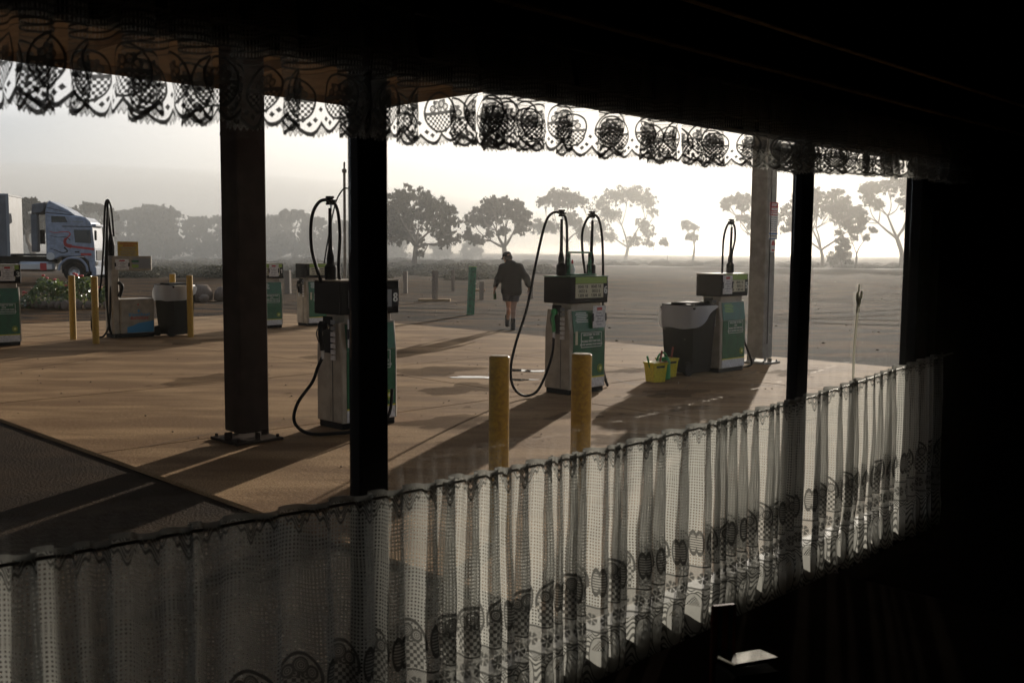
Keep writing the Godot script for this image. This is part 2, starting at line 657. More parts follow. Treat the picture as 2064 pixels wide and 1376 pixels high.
func forecourt() -> void:
	var root := Node3D.new()
	root.name = "forecourt"
	add_child(root)
	root.rotation.y = PI / 4
	tag(root, "dusty pale concrete forecourt slab under the fuel pumps", "", "", "structure")
	var ns := [1.63, 4.9, 8.05, 11.4, 15.0, 18.6, 23.3]
	var ts := [3.26, 8.35, 11.4, 14.5]
	for i in ns.size() - 1:
		for j in ts.size() - 1:
			var g := Geo.new()
			var a: float = ns[i] + 0.005
			var b: float = ns[i + 1] - 0.005
			var c: float = ts[j] + 0.005
			var d: float = ts[j + 1] - 0.005
			g.box(Vector3((c + d) / 2, -0.1 + rng.randf_range(-0.003, 0.0), -(a + b) / 2), Vector3(d - c, 0.2, b - a), 0.006)
			part("concrete_panel", g, M.concrete, root)
	var g2 := Geo.new()
	g2.box(Vector3(-6.0, -0.11, -18.0), Vector3(18.5, 0.2, 10.6), 0.006)
	part("concrete_panel", g2, M.concrete, root)
	var g3 := Geo.new()
	g3.box(Vector3(-8.4, -0.125, -7.1), Vector3(23.3, 0.2, 11.0), 0.01)
	var ap := part("asphalt_strip", g3, M.asphalt, self)
	ap.rotation.y = PI / 4
	tag(ap, "dark asphalt strip beside the concrete forecourt", "", "", "structure")
	var ck := Geo.new()
	var cr := RandomNumberGenerator.new()
	cr.seed = 64
	for e in [[8.0, 3.6, 0.05, 1.9, 26], [9.9, 6.8, -0.02, 1.3, 22], [7.2, 8.6, 0.1, 2.6, 16], [6.3, 9.5, 1.2, 2.0, 18], [13.0, 7.5, 0.2, 2.5, 22], [16.2, 9.5, -0.3, 2.0, 18]]:
		var p := Vector2(e[1], -e[0])
		var dir := float(e[2])
		var prev := p
		for k in int(e[4]):
			dir += cr.randf_range(-0.35, 0.35)
			dir = lerpf(dir, e[2], 0.25)
			var q: Vector2 = p + Vector2(cos(dir), -sin(dir)) * float(e[3]) / float(e[4]) * 1.6
			var side: Vector2 = (q - p).orthogonal().normalized() * cr.randf_range(0.002, 0.006)
			ck.poly([Vector3(p.x - side.x, 0.0045, p.y - side.y), Vector3(q.x - side.x, 0.0045, q.y - side.y), Vector3(q.x + side.x, 0.0045, q.y + side.y), Vector3(p.x + side.x, 0.0045, p.y + side.y)], Vector3.UP)
			p = q
	part("cracks", ck, M.print_dark, root)
	var grit := Geo.new()
	for k in 320: # crumbs of gravel carried onto the slab
		var q := cr.randf_range(0.003, 0.01)
		var tt := cr.randf_range(3.4, 14.3)
		var nn := cr.randf_range(4.0, 18.0)
		grit.ball(Vector3(tt, q * 0.4, -nn), Vector3(q * 1.3, q * 0.7, q), 3, 5, 0.2, cr)
	part("grit", grit, M.rock, root).set_meta("kind", "stuff")
	var stain := Geo.new()
	for e in [[7.2, 6.3, 0.45], [6.6, 7.6, 0.3], [7.0, 9.7, 0.38], [8.9, 8.2, 0.5], [6.2, 8.9, 0.22], [9.2, 6.6, 0.35], [10.6, 8.9, 0.6], [7.1, 12.6, 0.4], [13.2, 9.6, 0.7], [11.8, 6.4, 0.55], [16.9, 8.6, 0.6], [5.6, 6.9, 0.3], [8.7, 11.1, 0.3]]:
		var c0 := stain.vert(Vector3(e[1], 0.0035, -e[0]), Vector3.UP)
		for k in 36:
			var a := TAU * k / 36
			var w: float = e[2] * (0.75 + 0.3 * sin(2.0 * a + e[0] * 9.0) * cos(a) + 0.16 * sin(5.0 * a + e[1] * 7.0) + cr.randf_range(-0.1, 0.1))
			stain.vert(Vector3(e[1] + cos(a) * w * 1.5, 0.0035, -e[0] + sin(a) * w), Vector3.UP)
		for k in 36:
			stain.idx.append_array([c0, c0 + 1 + k, c0 + 1 + (k + 1) % 36])
		for k in 9: # drips round each patch
			var p := Vector3(e[1] + cr.randfn() * e[2] * 1.6, 0.0035, -e[0] + cr.randfn() * e[2] * 1.2)
			var q := cr.randf_range(0.015, 0.05)
			var o: Array = []
			for j in 9:
				o.append(p + Vector3(cos(TAU * j / 9) * q, 0, sin(TAU * j / 9) * q * 0.9))
			stain.poly(o, Vector3.UP)
	part("oil_stains", stain, M.oil, root).set_meta("kind", "stuff")
	# wet patches between the pumps
	var blobs := [[0, 9.43, 9.05, 0.52, 0.13, "long shallow puddle shining on concrete left of pump 6"], [1, 9.75, 10.05, 0.3, 0.12, "small bright puddle behind pump 6"]]
	for b in blobs:
		var q := Geo.new()
		var m := 40
		var c0 := q.vert(Vector3.ZERO, Vector3.UP)
		for k in m:
			var a := TAU * k / m
			var w := 1.0 + 0.22 * sin(3 * a + b[0]) + 0.16 * sin(5 * a + 2.0 + b[0]) + 0.1 * sin(9 * a)
			q.vert(Vector3(cos(a) * b[3] * w, 0, sin(a) * b[4] * w + 0.12 * sin(2.0 * cos(a) + b[0])), Vector3.UP)
		for k in m:
			q.idx.append_array([c0, 1 + k, 1 + (k + 1) % m])
		var o := solo("puddle", q, M.water, b[5], "puddle")
		o.position = at(b[1], b[2], 0.004)
	# wheel ruts left in the dirt by turning trucks
	var rut := Geo.new()
	for e in [[-14.0, -46.0, 30.0, -25.0, -3.0], [-18.0, -58.0, 34.0, -40.0, 4.0], [-8.0, -30.0, 30.0, -19.5, 1.0], [4.0, -24.0, 34.0, -52.0, 3.0], [6.0, -36.0, 40.0, -30.0, -4.0]]:
		for w in [0.0, 0.35, 1.9, 2.25]:
			var k0 := rut.v.size()
			for k in 41:
				var f := k / 40.0
				var x: float = lerpf(e[0], e[2], f)
				var z: float = lerpf(e[1], e[3], f) + e[4] * sin(f * PI) - w
				for hw in [-0.12, 0.12]:
					hw *= 1.0 + 0.5 * sin(k * 1.7 + w * 9.0) * cos(k * 0.6)
					rut.vert(on_ground(x, z + hw) + Vector3(0, 0.012, 0), Vector3.UP)
			for k in 40:
				var i: int = k0 + k * 2
				rut.idx.append_array([i, i + 2, i + 1, i + 2, i + 3, i + 1])
	solo("wheel_ruts", rut, M.rut, "darker wheel ruts curving over the dirt yard", "", "", "structure")
	# pale wheel track across the far plain
	var tr := Geo.new()
	for k in 25:
		var x := 8.0 + k * 3.0
		var z := -104.0 + 0.28 * x + 1.2 * sin(k * 0.4)
		for e in [-0.9, 0.9]:
			var p := on_ground(x, z + e)
			tr.vert(p + Vector3(0, 0.15, 0), Vector3.UP)
	for k in 24:
		var a := k * 2
		tr.idx.append_array([a, a + 2, a + 1, a + 2, a + 3, a + 1])
	solo("track", tr, M.track, "pale wheel track crossing the far hazy plain", "", "", "structure")

func canopy() -> void:
	var o := thing("forecourt_canopy", "flat brown canopy roof high above the fuel pumps", "canopy", Vector3.ZERO, PI / 4)
	part("roof_deck", Geo.new().box(Vector3(-5.25, 5.22, -10.3), Vector3(39.5, 0.12, 17.8), 0.01), M.canopy, o)
	part("fascia", Geo.new().box(Vector3(-5.25, 5.17, -19.22), Vector3(39.5, 0.34, 0.06), 0.008), M.canopy, o)
	part("fascia", Geo.new().box(Vector3(14.53, 5.17, -10.6), Vector3(0.06, 0.34, 17.2), 0.008), M.canopy, o)
	part("beam", Geo.new().box(Vector3(-5.25, 4.98, -7.85), Vector3(39.3, 0.32, 0.2), 0.008), M.canopy, o)
	for k in 9:
		part("purlin", Geo.new().box(Vector3(13.2 - k * 3.0, 5.08, -10.6), Vector3(0.08, 0.16, 17.0)), M.canopy, o)
	var specs := [[4.47, 7.76, "steel_brown", "dark brown square steel column left of pump 8"], [13.5, 8.1, "column_grey", "grey square column with warning notices beside pump 5"]]
	for s in specs:
		var c := thing("canopy_column", s[3], "column", at(s[1], s[0]), PI / 4, "columns holding up the canopy")
		var w := 0.28
		part("shaft", Geo.new().box(Vector3(0, 2.45, 0), Vector3(w, 4.74, w), 0.012), M[s[2]], c)
		part("base_plate", Geo.new().box(Vector3(0, 0.012, 0), Vector3(0.46, 0.024, 0.46), 0.004), M[s[2]], c)
		for k in 4:
			var d := Vector3([1, -1, 0, 0][k], 0, [0, 0, 1, -1][k])
			part("gusset", Geo.new().box(d * 0.18 + Vector3(0, 0.055, 0), Vector3(0.012, 0.06, 0.075) if d.x == 0 else Vector3(0.075, 0.06, 0.012), 0.004), M[s[2]], c)
			part("bolt", Geo.new().cyl(Vector3([1, 1, -1, -1][k] * 0.19, 0.024, [1, -1, 1, -1][k] * 0.19), Vector3([1, 1, -1, -1][k] * 0.19, 0.05, [1, -1, 1, -1][k] * 0.19), 0.014, -1, 6), M[s[2]], c)
		if s[2] == "column_grey":
			part("conduit", Geo.new().tube([Vector3(-0.04, 0.3, 0.152), Vector3(-0.05, 4.6, 0.152)], 0.008, 6), M.rubber, c)
	# notices fixed to the right-hand column
	var nb := thing("warning_notice", "tall red and white stop engine notice on the grey column", "sign", at(8.1, 13.5) , PI / 4)
	var zf := 0.146
	part("board", Geo.new().box(Vector3(0.05, 2.17, zf), Vector3(0.24, 0.56, 0.006), 0.001), M.paper, nb)
	part("red_header", Geo.new().box(Vector3(0.05, 2.38, zf + 0.004), Vector3(0.238, 0.138, 0.003)), M.print_red, nb)
	words("lettering", "STOP", 0.04, Vector3(0.05, 2.41, zf + 0.007), M.print_white, nb)
	words("lettering", "ENGINE", 0.04, Vector3(0.05, 2.345, zf + 0.007), M.print_white, nb)
	part("red_band", Geo.new().box(Vector3(0.05, 2.275, zf + 0.004), Vector3(0.238, 0.05, 0.003)), M.print_red, nb)
	words("lettering", "NO SMOKING", 0.026, Vector3(0.06, 2.275, zf + 0.007), M.print_white, nb)
	for c in 2:
		for k in 7:
			part("text_line", Geo.new().box(Vector3(0.0 + c * 0.1, 2.22 - k * 0.033, zf + 0.004), Vector3(0.06 + 0.02 * ((k * 3 + c) % 2), 0.012, 0.002)), M.print_grey, nb)
	part("blue_band", Geo.new().box(Vector3(0.05, 1.975, zf + 0.004), Vector3(0.238, 0.022, 0.003)), M.print_blue, nb)
	part("blue_band", Geo.new().box(Vector3(0.05, 1.9, zf + 0.004), Vector3(0.238, 0.014, 0.003)), M.print_blue, nb)
	part("text_line", Geo.new().box(Vector3(0.05, 1.94, zf + 0.004), Vector3(0.16, 0.02, 0.002)), M.print_grey, nb)
	var nb2 := thing("small_notice", "small red hazard sticker under the tall column notice", "sign", at(8.1, 13.5), PI / 4)
	part("board", Geo.new().box(Vector3(0.055, 1.79, zf), Vector3(0.13, 0.185, 0.005), 0.001), M.paper, nb2)
	part("hazard_shape", Geo.new().prism(PackedVector2Array([Vector2(0.005, 1.80), Vector2(0.105, 1.80), Vector2(0.095, 1.84), Vector2(0.07, 1.872), Vector2(0.04, 1.872), Vector2(0.015, 1.84)]), zf + 0.003, zf + 0.006), M.print_red, nb2)
	part("red_band", Geo.new().box(Vector3(0.055, 1.725, zf + 0.004), Vector3(0.085, 0.025, 0.003)), M.print_red, nb2)

func roadhouse() -> void:
	var o := thing("roadhouse", "dark unlit cafe room of the roadhouse around the window", "building", Vector3.ZERO, PI / 4)
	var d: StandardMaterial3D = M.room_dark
	# local x runs along the front, local -z is out to the forecourt
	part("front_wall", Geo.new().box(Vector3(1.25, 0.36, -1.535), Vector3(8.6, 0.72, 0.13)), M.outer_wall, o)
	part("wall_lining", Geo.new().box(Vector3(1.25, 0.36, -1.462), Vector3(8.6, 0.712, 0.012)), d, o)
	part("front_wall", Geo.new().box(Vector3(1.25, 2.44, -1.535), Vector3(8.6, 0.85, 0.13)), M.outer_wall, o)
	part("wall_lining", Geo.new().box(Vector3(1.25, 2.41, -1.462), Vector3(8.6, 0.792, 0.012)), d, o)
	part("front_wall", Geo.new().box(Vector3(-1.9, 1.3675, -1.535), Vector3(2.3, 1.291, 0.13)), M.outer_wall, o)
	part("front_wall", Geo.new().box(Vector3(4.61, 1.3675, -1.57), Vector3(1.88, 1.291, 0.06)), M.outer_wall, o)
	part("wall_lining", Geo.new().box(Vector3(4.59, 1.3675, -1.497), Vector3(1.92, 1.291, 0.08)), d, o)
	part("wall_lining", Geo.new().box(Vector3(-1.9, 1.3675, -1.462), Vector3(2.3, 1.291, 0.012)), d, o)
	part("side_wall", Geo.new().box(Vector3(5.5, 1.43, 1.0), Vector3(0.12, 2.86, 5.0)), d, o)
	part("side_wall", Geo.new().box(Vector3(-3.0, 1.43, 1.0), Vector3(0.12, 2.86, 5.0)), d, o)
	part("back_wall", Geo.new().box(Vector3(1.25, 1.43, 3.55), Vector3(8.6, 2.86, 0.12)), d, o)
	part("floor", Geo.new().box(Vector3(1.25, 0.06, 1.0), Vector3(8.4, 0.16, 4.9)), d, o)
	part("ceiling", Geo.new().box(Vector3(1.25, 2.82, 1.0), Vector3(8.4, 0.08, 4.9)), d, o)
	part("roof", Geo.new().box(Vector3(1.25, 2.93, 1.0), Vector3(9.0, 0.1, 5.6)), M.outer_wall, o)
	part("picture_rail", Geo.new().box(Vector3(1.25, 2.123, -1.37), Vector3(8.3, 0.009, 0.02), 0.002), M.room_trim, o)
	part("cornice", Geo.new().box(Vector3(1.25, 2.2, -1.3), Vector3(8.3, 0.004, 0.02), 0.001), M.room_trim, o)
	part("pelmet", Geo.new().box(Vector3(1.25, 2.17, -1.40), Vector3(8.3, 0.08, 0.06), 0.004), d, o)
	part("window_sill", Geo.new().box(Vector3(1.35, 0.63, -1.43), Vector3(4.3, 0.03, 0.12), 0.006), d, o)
	# the window: frame, mullions, three panes
	var w := Node3D.new()
	w.name = "window"
	o.add_child(w)
	var fr := Geo.new()
	fr.box(Vector3(1.465, 0.735, -1.517), Vector3(4.4, 0.028, 0.06), 0.003)
	fr.box(Vector3(1.465, 2.0, -1.517), Vector3(4.4, 0.028, 0.06), 0.003)
	fr.box(Vector3(-0.74, 1.3675, -1.517), Vector3(0.03, 1.236, 0.06), 0.003)
	fr.box(Vector3(3.60, 1.3675, -1.517), Vector3(0.13, 1.236, 0.06), 0.003)
	part("frame", fr, M.frame_black, w)
	for t in [1.133, 2.75]:
		part("mullion", Geo.new().box(Vector3(t, 1.3675, -1.517), Vector3(0.068, 1.236, 0.036), 0.003), M.frame_black, w)
	for e in [[-0.72, 1.097], [1.169, 2.714], [2.786, 3.533]]:
		part("pane", Geo.new().box(Vector3((e[0] + e[1]) / 2, 1.3675, -1.524), Vector3(e[1] - e[0], 1.234, 0.004)), M.pane, w)
	# dried bird dropping and its run on the right-hand pane
	var dg := Geo.new()
	var x0 := 3.142
	for k in 16:
		var px := x0 + rng.randfn(0.004, 0.009)
		var py := 1.505 + rng.randfn(0.0, 0.016)
		dg.ball(Vector3(px, py, -1.5205), Vector3(rng.randf_range(0.004, 0.011), rng.randf_range(0.006, 0.018), 0.0008), 4, 8)
	for e in [-0.0045, 0.0045]:
		var pts: Array = []
		for k in 14:
			var f := k / 13.0
			pts.append(Vector3(x0 - 0.012 * minf(1.0, f * 3.0) + e + 0.002 * sin(f * 9.0), 1.49 - f * 0.36, -1.521))
		dg.tube(pts, 0.0022, 5)
	part("dried_splash", dg, M.dropping, w)
	var sg := Geo.new()
	for k in 30:
		var f := rng.randf()
		sg.ball(Vector3(rng.randf_range(1.2, 3.4), rng.randf_range(1.25, 1.8), -1.5212), Vector3.ONE * Vector3(0.0012, rng.randf_range(0.001, 0.0022), 0.0004), 3, 6)
	part("specks", sg, M.dropping, w).set_meta("kind", "stuff")

# ---------------------------------------------------------------- lace
func disc(x: float, y: float, cx: float, cy: float, r: float) -> bool:
	return (x - cx) * (x - cx) + (y - cy) * (y - cy) < r * r

func blot(x: float, y: float, cx: float, cy: float, rx: float, ry: float) -> float:
	return sqrt(((x - cx) / rx) * ((x - cx) / rx) + ((y - cy) / ry) * ((y - cy) / ry))

func lace_image(w: int, h: int, per_mm: float, fun: Callable) -> ImageTexture:
	var b := PackedByteArray()
	b.resize(w * h * 4)
	b.fill(255)
	for y in h:
		var my := (y + 0.5) / per_mm
		for x in w:
			var a: float = clampf(fun.call((x + 0.5) / per_mm, my), 0.0, 1.0)
			var i := (y * w + x) * 4
			b[i + 3] = int(255.0 * a)
			if a > 0.88: # close-worked motifs are several threads thick and pass less light
				var q := int(255.0 * lerpf(1.0, 0.5, smoothstep(0.88, 0.95, a)))
				b[i] = q
				b[i + 1] = q
				b[i + 2] = q
	return ImageTexture.create_from_image(Image.create_from_data(w, h, false, Image.FORMAT_RGBA8, b))

func valance_lace(x: float, y: float) -> float: # 90 mm repeat, 250 mm deep
	if y < 14:
		return 0.95
	if y < 105:
		return 0.92 if fmod(x, 6.0) < 2.4 or fmod(y, 6.0) < 2.4 else 0.04
	if y < 146:
		var k := fmod(y - 105, 10.0)
		return 0.95 if k < 3.2 else (0.75 if fmod(x, 6.0) < 1.4 and y < 136 else 0.10)
	var a := 0.08
	if fmod(x + y, 3.0) < 0.7 or fmod(x - y + 300.0, 3.0) < 0.7:
		a = 0.22
	var e := blot(x, y, 45, 188, 36, 38)
	if e < 1.0 and e > 0.90:
		return 0.97
	if e <= 0.90:
		if y > 192:
			return 0.95 if (int(x / 5.0) + int(y / 5.0)) % 2 == 0 else 0.2
		if y > 186:
			return 0.92
		for q in [[28, 180, 7], [38, 174, 8], [50, 173, 8], [60, 179, 7], [45, 182, 6], [33, 169, 4], [57, 168, 4]]:
			var dd: float = sqrt((x - q[0]) * (x - q[0]) + (y - q[1]) * (y - q[1]))
			if dd < q[2] and (dd > q[2] - 2.6 or fmod(x + y, 4.0) < 2.0):
				return 0.93
		return a
	# scalloped border
	var sc := 224.0 + 17.0 * absf(sin(PI * x / 45.0))
	if y > sc and y < sc + 7.0:
		return 0.97
	if y >= sc + 7.0:
		var edge := 246.0 + 3.0 * sin(TAU * x / 9.0)
		if y > edge:
			return 0.0
		return 0.9 if y > edge - 2.2 else (0.55 if fmod(x, 3.0) < 1.1 or fmod(y, 3.0) < 1.1 else 0.25)
	for q in [[0, 205], [12, 222], [22.5, 229], [33, 222], [45, 232], [57, 222], [67.5, 229], [78, 222], [90, 205]]:
		if absf(x - q[0]) + absf(y - q[1]) < 5.0:
			return 0.95
	return a

func cafe_lace(x: float, y: float) -> float: # 140 mm repeat, 540 mm deep
	if y > 110.0:
		y += 48.0 * smoothstep(110.0, 130.0, y) * (1.0 - smoothstep(430.0, 540.0, y))
	var net := 0.86 if fmod(x, 7.0) < 3.3 or fmod(y, 7.0) < 3.3 else 0.16
	if y < 9:
		return 0.92
	var hx := fmod(x, 70.0) - 35.0
	var s := 15.0 + 36.0 * exp(-hx * hx / 160.0) + 14.0 * exp(-(absf(hx) - 22.0) * (absf(hx) - 22.0) / 40.0)
	if y < s:
		if disc(hx, y, 0, 22, 3.5) or disc(hx, y, 0, 38, 2.5) or disc(absf(hx), y, 20, 18, 3.0):
			return 0.12
		var edge := s - y
		return 0.95 if edge < 3.0 or fmod(edge, 9.0) < 5.5 else 0.8
	if y < 285:
		return net
	if y < 400:
		var bx := fmod(x + 35.0, 140.0) # big basket
		var e := blot(bx, y, 70, 350, 46, 48)
		if e < 1.0 and e > 0.87 and y < 360:
			return 0.95
		if y > 348 and y < 398 and absf(bx - 70) < 44.0 - (y - 348) * 0.2:
			return 0.95 if (int(bx / 7.0) + int(y / 7.0)) % 2 == 0 else 0.72
		for q in [[48, 335, 13], [70, 326, 15], [92, 335, 13], [60, 342, 10], [80, 342, 10]]:
			var dd: float = sqrt((bx - q[0]) * (bx - q[0]) + (y - q[1]) * (y - q[1]))
			if dd < q[2]:
				return 0.94 if dd > q[2] - 4.0 or fmod(dd, 4.0) < 2.0 else 0.7
		var lf := blot(bx, y, 132, 345, 12, 32)
		var lf2 := blot(bx, y, 8, 345, 12, 32)
		if minf(lf, lf2) < 1.0:
			return 0.95 if minf(lf, lf2) > 0.7 or fmod(y, 6.0) < 3.0 else 0.72
		return net
	if y < 404 or (y > 455 and y < 460):
		return 0.96
	if y <= 455:
		var fx := fmod(x, 35.0) - 17.5
		var fy := y - 430.0
		var r := sqrt(fx * fx + fy * fy)
		if r > 3.0 and r < 14.0 and fmod(atan2(fy, fx) + PI + 0.3, TAU / 6.0) < 0.78:
			return 0.95
		return 0.72 if fmod(x + y, 5.0) < 1.8 or fmod(x - y + 700.0, 5.0) < 1.8 else 0.22
	# deep border: ovals on dense cloth, with open lattice pockets
	var ox := fmod(x, 70.0) - 35.0
	var oe := blot(ox, y, 0, 498, 21, 27)
	if y > 532.0 + 5.0 * absf(sin(PI * x / 17.5)):
		return 0.0
	if oe < 1.0:
		if y < 496 and absf(ox) < (y - 474) * 0.8:
			return 0.9 if (int(ox / 3.0 + 40) + int(y / 3.0)) % 2 == 0 else 0.08
		return 0.62
	if oe < 1.12:
		return 0.97
	if y < 472 and absf(ox) > 18.0:
		return 0.9 if (int(x / 3.0) + int(y / 3.0)) % 2 == 0 else 0.1
	return 0.96 if fmod(y + 5.0 * sin(x * 0.18), 9.0) < 4.0 else 0.78

func hung_cloth(g: Geo, t0: float, t1: float, n0: float, top: Callable, low: Callable, bend: float, wave: float, period: float, sd: int, rows: int) -> void:
	var r := RandomNumberGenerator.new()
	r.seed = sd
	var t := t0
	var n := 0.0
	var s := 0.0
	var ph := 0.0
	var L := wave
	var amp := bend
	var ds := 0.004
	var col: Array = []
	while t < t1:
		ph += TAU * ds / L
		if ph > TAU:
			ph -= TAU
			L = wave * r.randf_range(0.6, 1.5)
			amp = bend * r.randf_range(0.7, 1.18)
		var a := amp * signf(sin(ph)) * pow(absf(sin(ph)), 1.4)
		t += cos(a) * ds
		n = (n + sin(a) * ds) * 0.996
		s += ds
		col.append([t, n, s])
	var fn := FastNoiseLite.new()
	fn.seed = sd
	fn.frequency = 2.2
	var base := g.v.size()
	for c in col:
		for k in rows + 1:
			var f := float(k) / rows
			var yt: float = top.call(c[0])
			var yl: float = low.call(c[0])
			var sway := fn.get_noise_2d(c[0] * 2.0, f * 0.6) * 0.02 * f
			var nn: float = c[1] * lerpf(0.55, 1.1, minf(1.0, f * 2.5)) + fn.get_noise_2d(c[0], 9.0 + f) * 0.012 * f
			var yy := lerpf(yt, yl, f)
			if k == rows:
				yy += fn.get_noise_2d(c[2] * 6.0, 31.0) * 0.006
			g.vert(Vector3(c[0] + sway, yy, -(n0 + nn)), Vector3.BACK, Vector2(c[2] / period, f))
	var w := rows + 1
	for i in col.size() - 1:
		for k in rows:
			var a := base + i * w + k
			g.idx.append_array([a, a + w, a + 1, a + 1, a + w, a + w + 1])
	for i in col.size():
		var i0 := maxi(i - 1, 0)
		var i1 := mini(i + 1, col.size() - 1)
		for k in w:
			var d := g.v[base + i1 * w + k] - g.v[base + i0 * w + k]
			g.n[base + i * w + k] = d.cross(Vector3.UP).normalized()

func lerp_table(tb: Array, x: float) -> float:
	if x <= tb[0][0]:
		return tb[0][1]
	for i in tb.size() - 1:
		if x < tb[i + 1][0]:
			return lerpf(tb[i][1], tb[i + 1][1], (x - tb[i][0]) / (tb[i + 1][0] - tb[i][0]))
	return tb[-1][1]

func curtains() -> void:
	var rod_at := [[-0.4, 1.235], [0.44, 1.2225], [1.107, 1.206], [1.756, 1.2055], [2.2, 1.217], [2.67, 1.237], [3.39, 1.282], [3.7, 1.30]]
	var hem_at := [[-0.4, 1.83], [0.46, 1.838], [1.0, 1.845], [1.41, 1.855], [2.04, 1.868], [2.66, 1.884], [3.25, 1.906], [3.8, 1.91]]
	var lace := func(id: String, tex: Texture2D) -> StandardMaterial3D:
		var m := mk(id, Color(0.58, 0.58, 0.56), 0.95)
		m.albedo_texture = tex
		m.uv1_triplanar = false
		m.transparency = BaseMaterial3D.TRANSPARENCY_ALPHA
		m.backlight_enabled = true
		m.backlight = Color(0.92, 0.92, 0.90)
		m.cull_mode = BaseMaterial3D.CULL_DISABLED
		return m
	var m1: StandardMaterial3D = lace.call("lace_valance", lace_image(270, 750, 3.0, valance_lace))
	var m2: StandardMaterial3D = lace.call("lace_cafe", lace_image(350, 1350, 2.5, cafe_lace))
	var g := Geo.new()
	hung_cloth(g, 0.0, 3.72, 1.425, func(t): return 2.095, func(t): return lerp_table(hem_at, t), 1.95, 0.20, 0.09, 77, 10)
	var o := solo("lace_valance", g, m1, "short gathered lace valance with basket ovals along the window top", "curtain", "lace curtains at the cafe window")
	o.rotation.y = PI / 4
	g = Geo.new()
	hung_cloth(g, 0.0, 3.62, 1.42, func(t): return lerp_table(rod_at, t) + 0.012, func(t): return lerp_table(rod_at, t) * 0.3 + 0.298, 1.72, 0.108, 0.14, 99, 16)
	o = solo("cafe_curtain", g, m2, "half-height white lace cafe curtain gathered on a wire", "curtain", "lace curtains at the cafe window")
	o.rotation.y = PI / 4
	var pts: Array = []
	for k in 60:
		var t := -0.6 + 4.3 * k / 59.0
		pts.append(Vector3(t, lerp_table(rod_at, t), -1.42))
	o = solo("curtain_wire", Geo.new().tube(pts, 0.003, 8), M.wire, "thin sagging metal wire carrying the cafe curtain", "curtain wire")
	o.rotation.y = PI / 4
	o = solo("curtain_rod", Geo.new().tube([Vector3(-0.6, 2.08, -1.425), Vector3(3.75, 2.08, -1.425)], 0.004, 8), M.wire, "straight thin rod carrying the lace valance", "curtain rod")
	o.rotation.y = PI / 4

# ---------------------------------------------------------------- pumps
func notice(parent: Node3D, c: Vector3, w: float, h: float, clips := true) -> void:
	part("paper_notice", Geo.new().box(c, Vector3(w, h, 0.003)), M.paper, parent)
	part("red_heading", Geo.new().box(c + Vector3(0, h * 0.36, 0.002), Vector3(w * 0.4, h * 0.13, 0.002)), M.print_red, parent)
	for k in 5:
		part("text_line", Geo.new().box(c + Vector3(0, h * (0.17 - 0.13 * k), 0.002), Vector3(w * [0.3, 0.55, 0.28, 0.6, 0.35][k], h * 0.035, 0.002)), M.print_grey, parent)
	if clips:
		for s in [-1, 1]:
			part("tape", Geo.new().box(c + Vector3(s * w * 0.5, -h * 0.02, 0.003), Vector3(w * 0.12, h * 0.36, 0.003)), M.print_dark, parent)

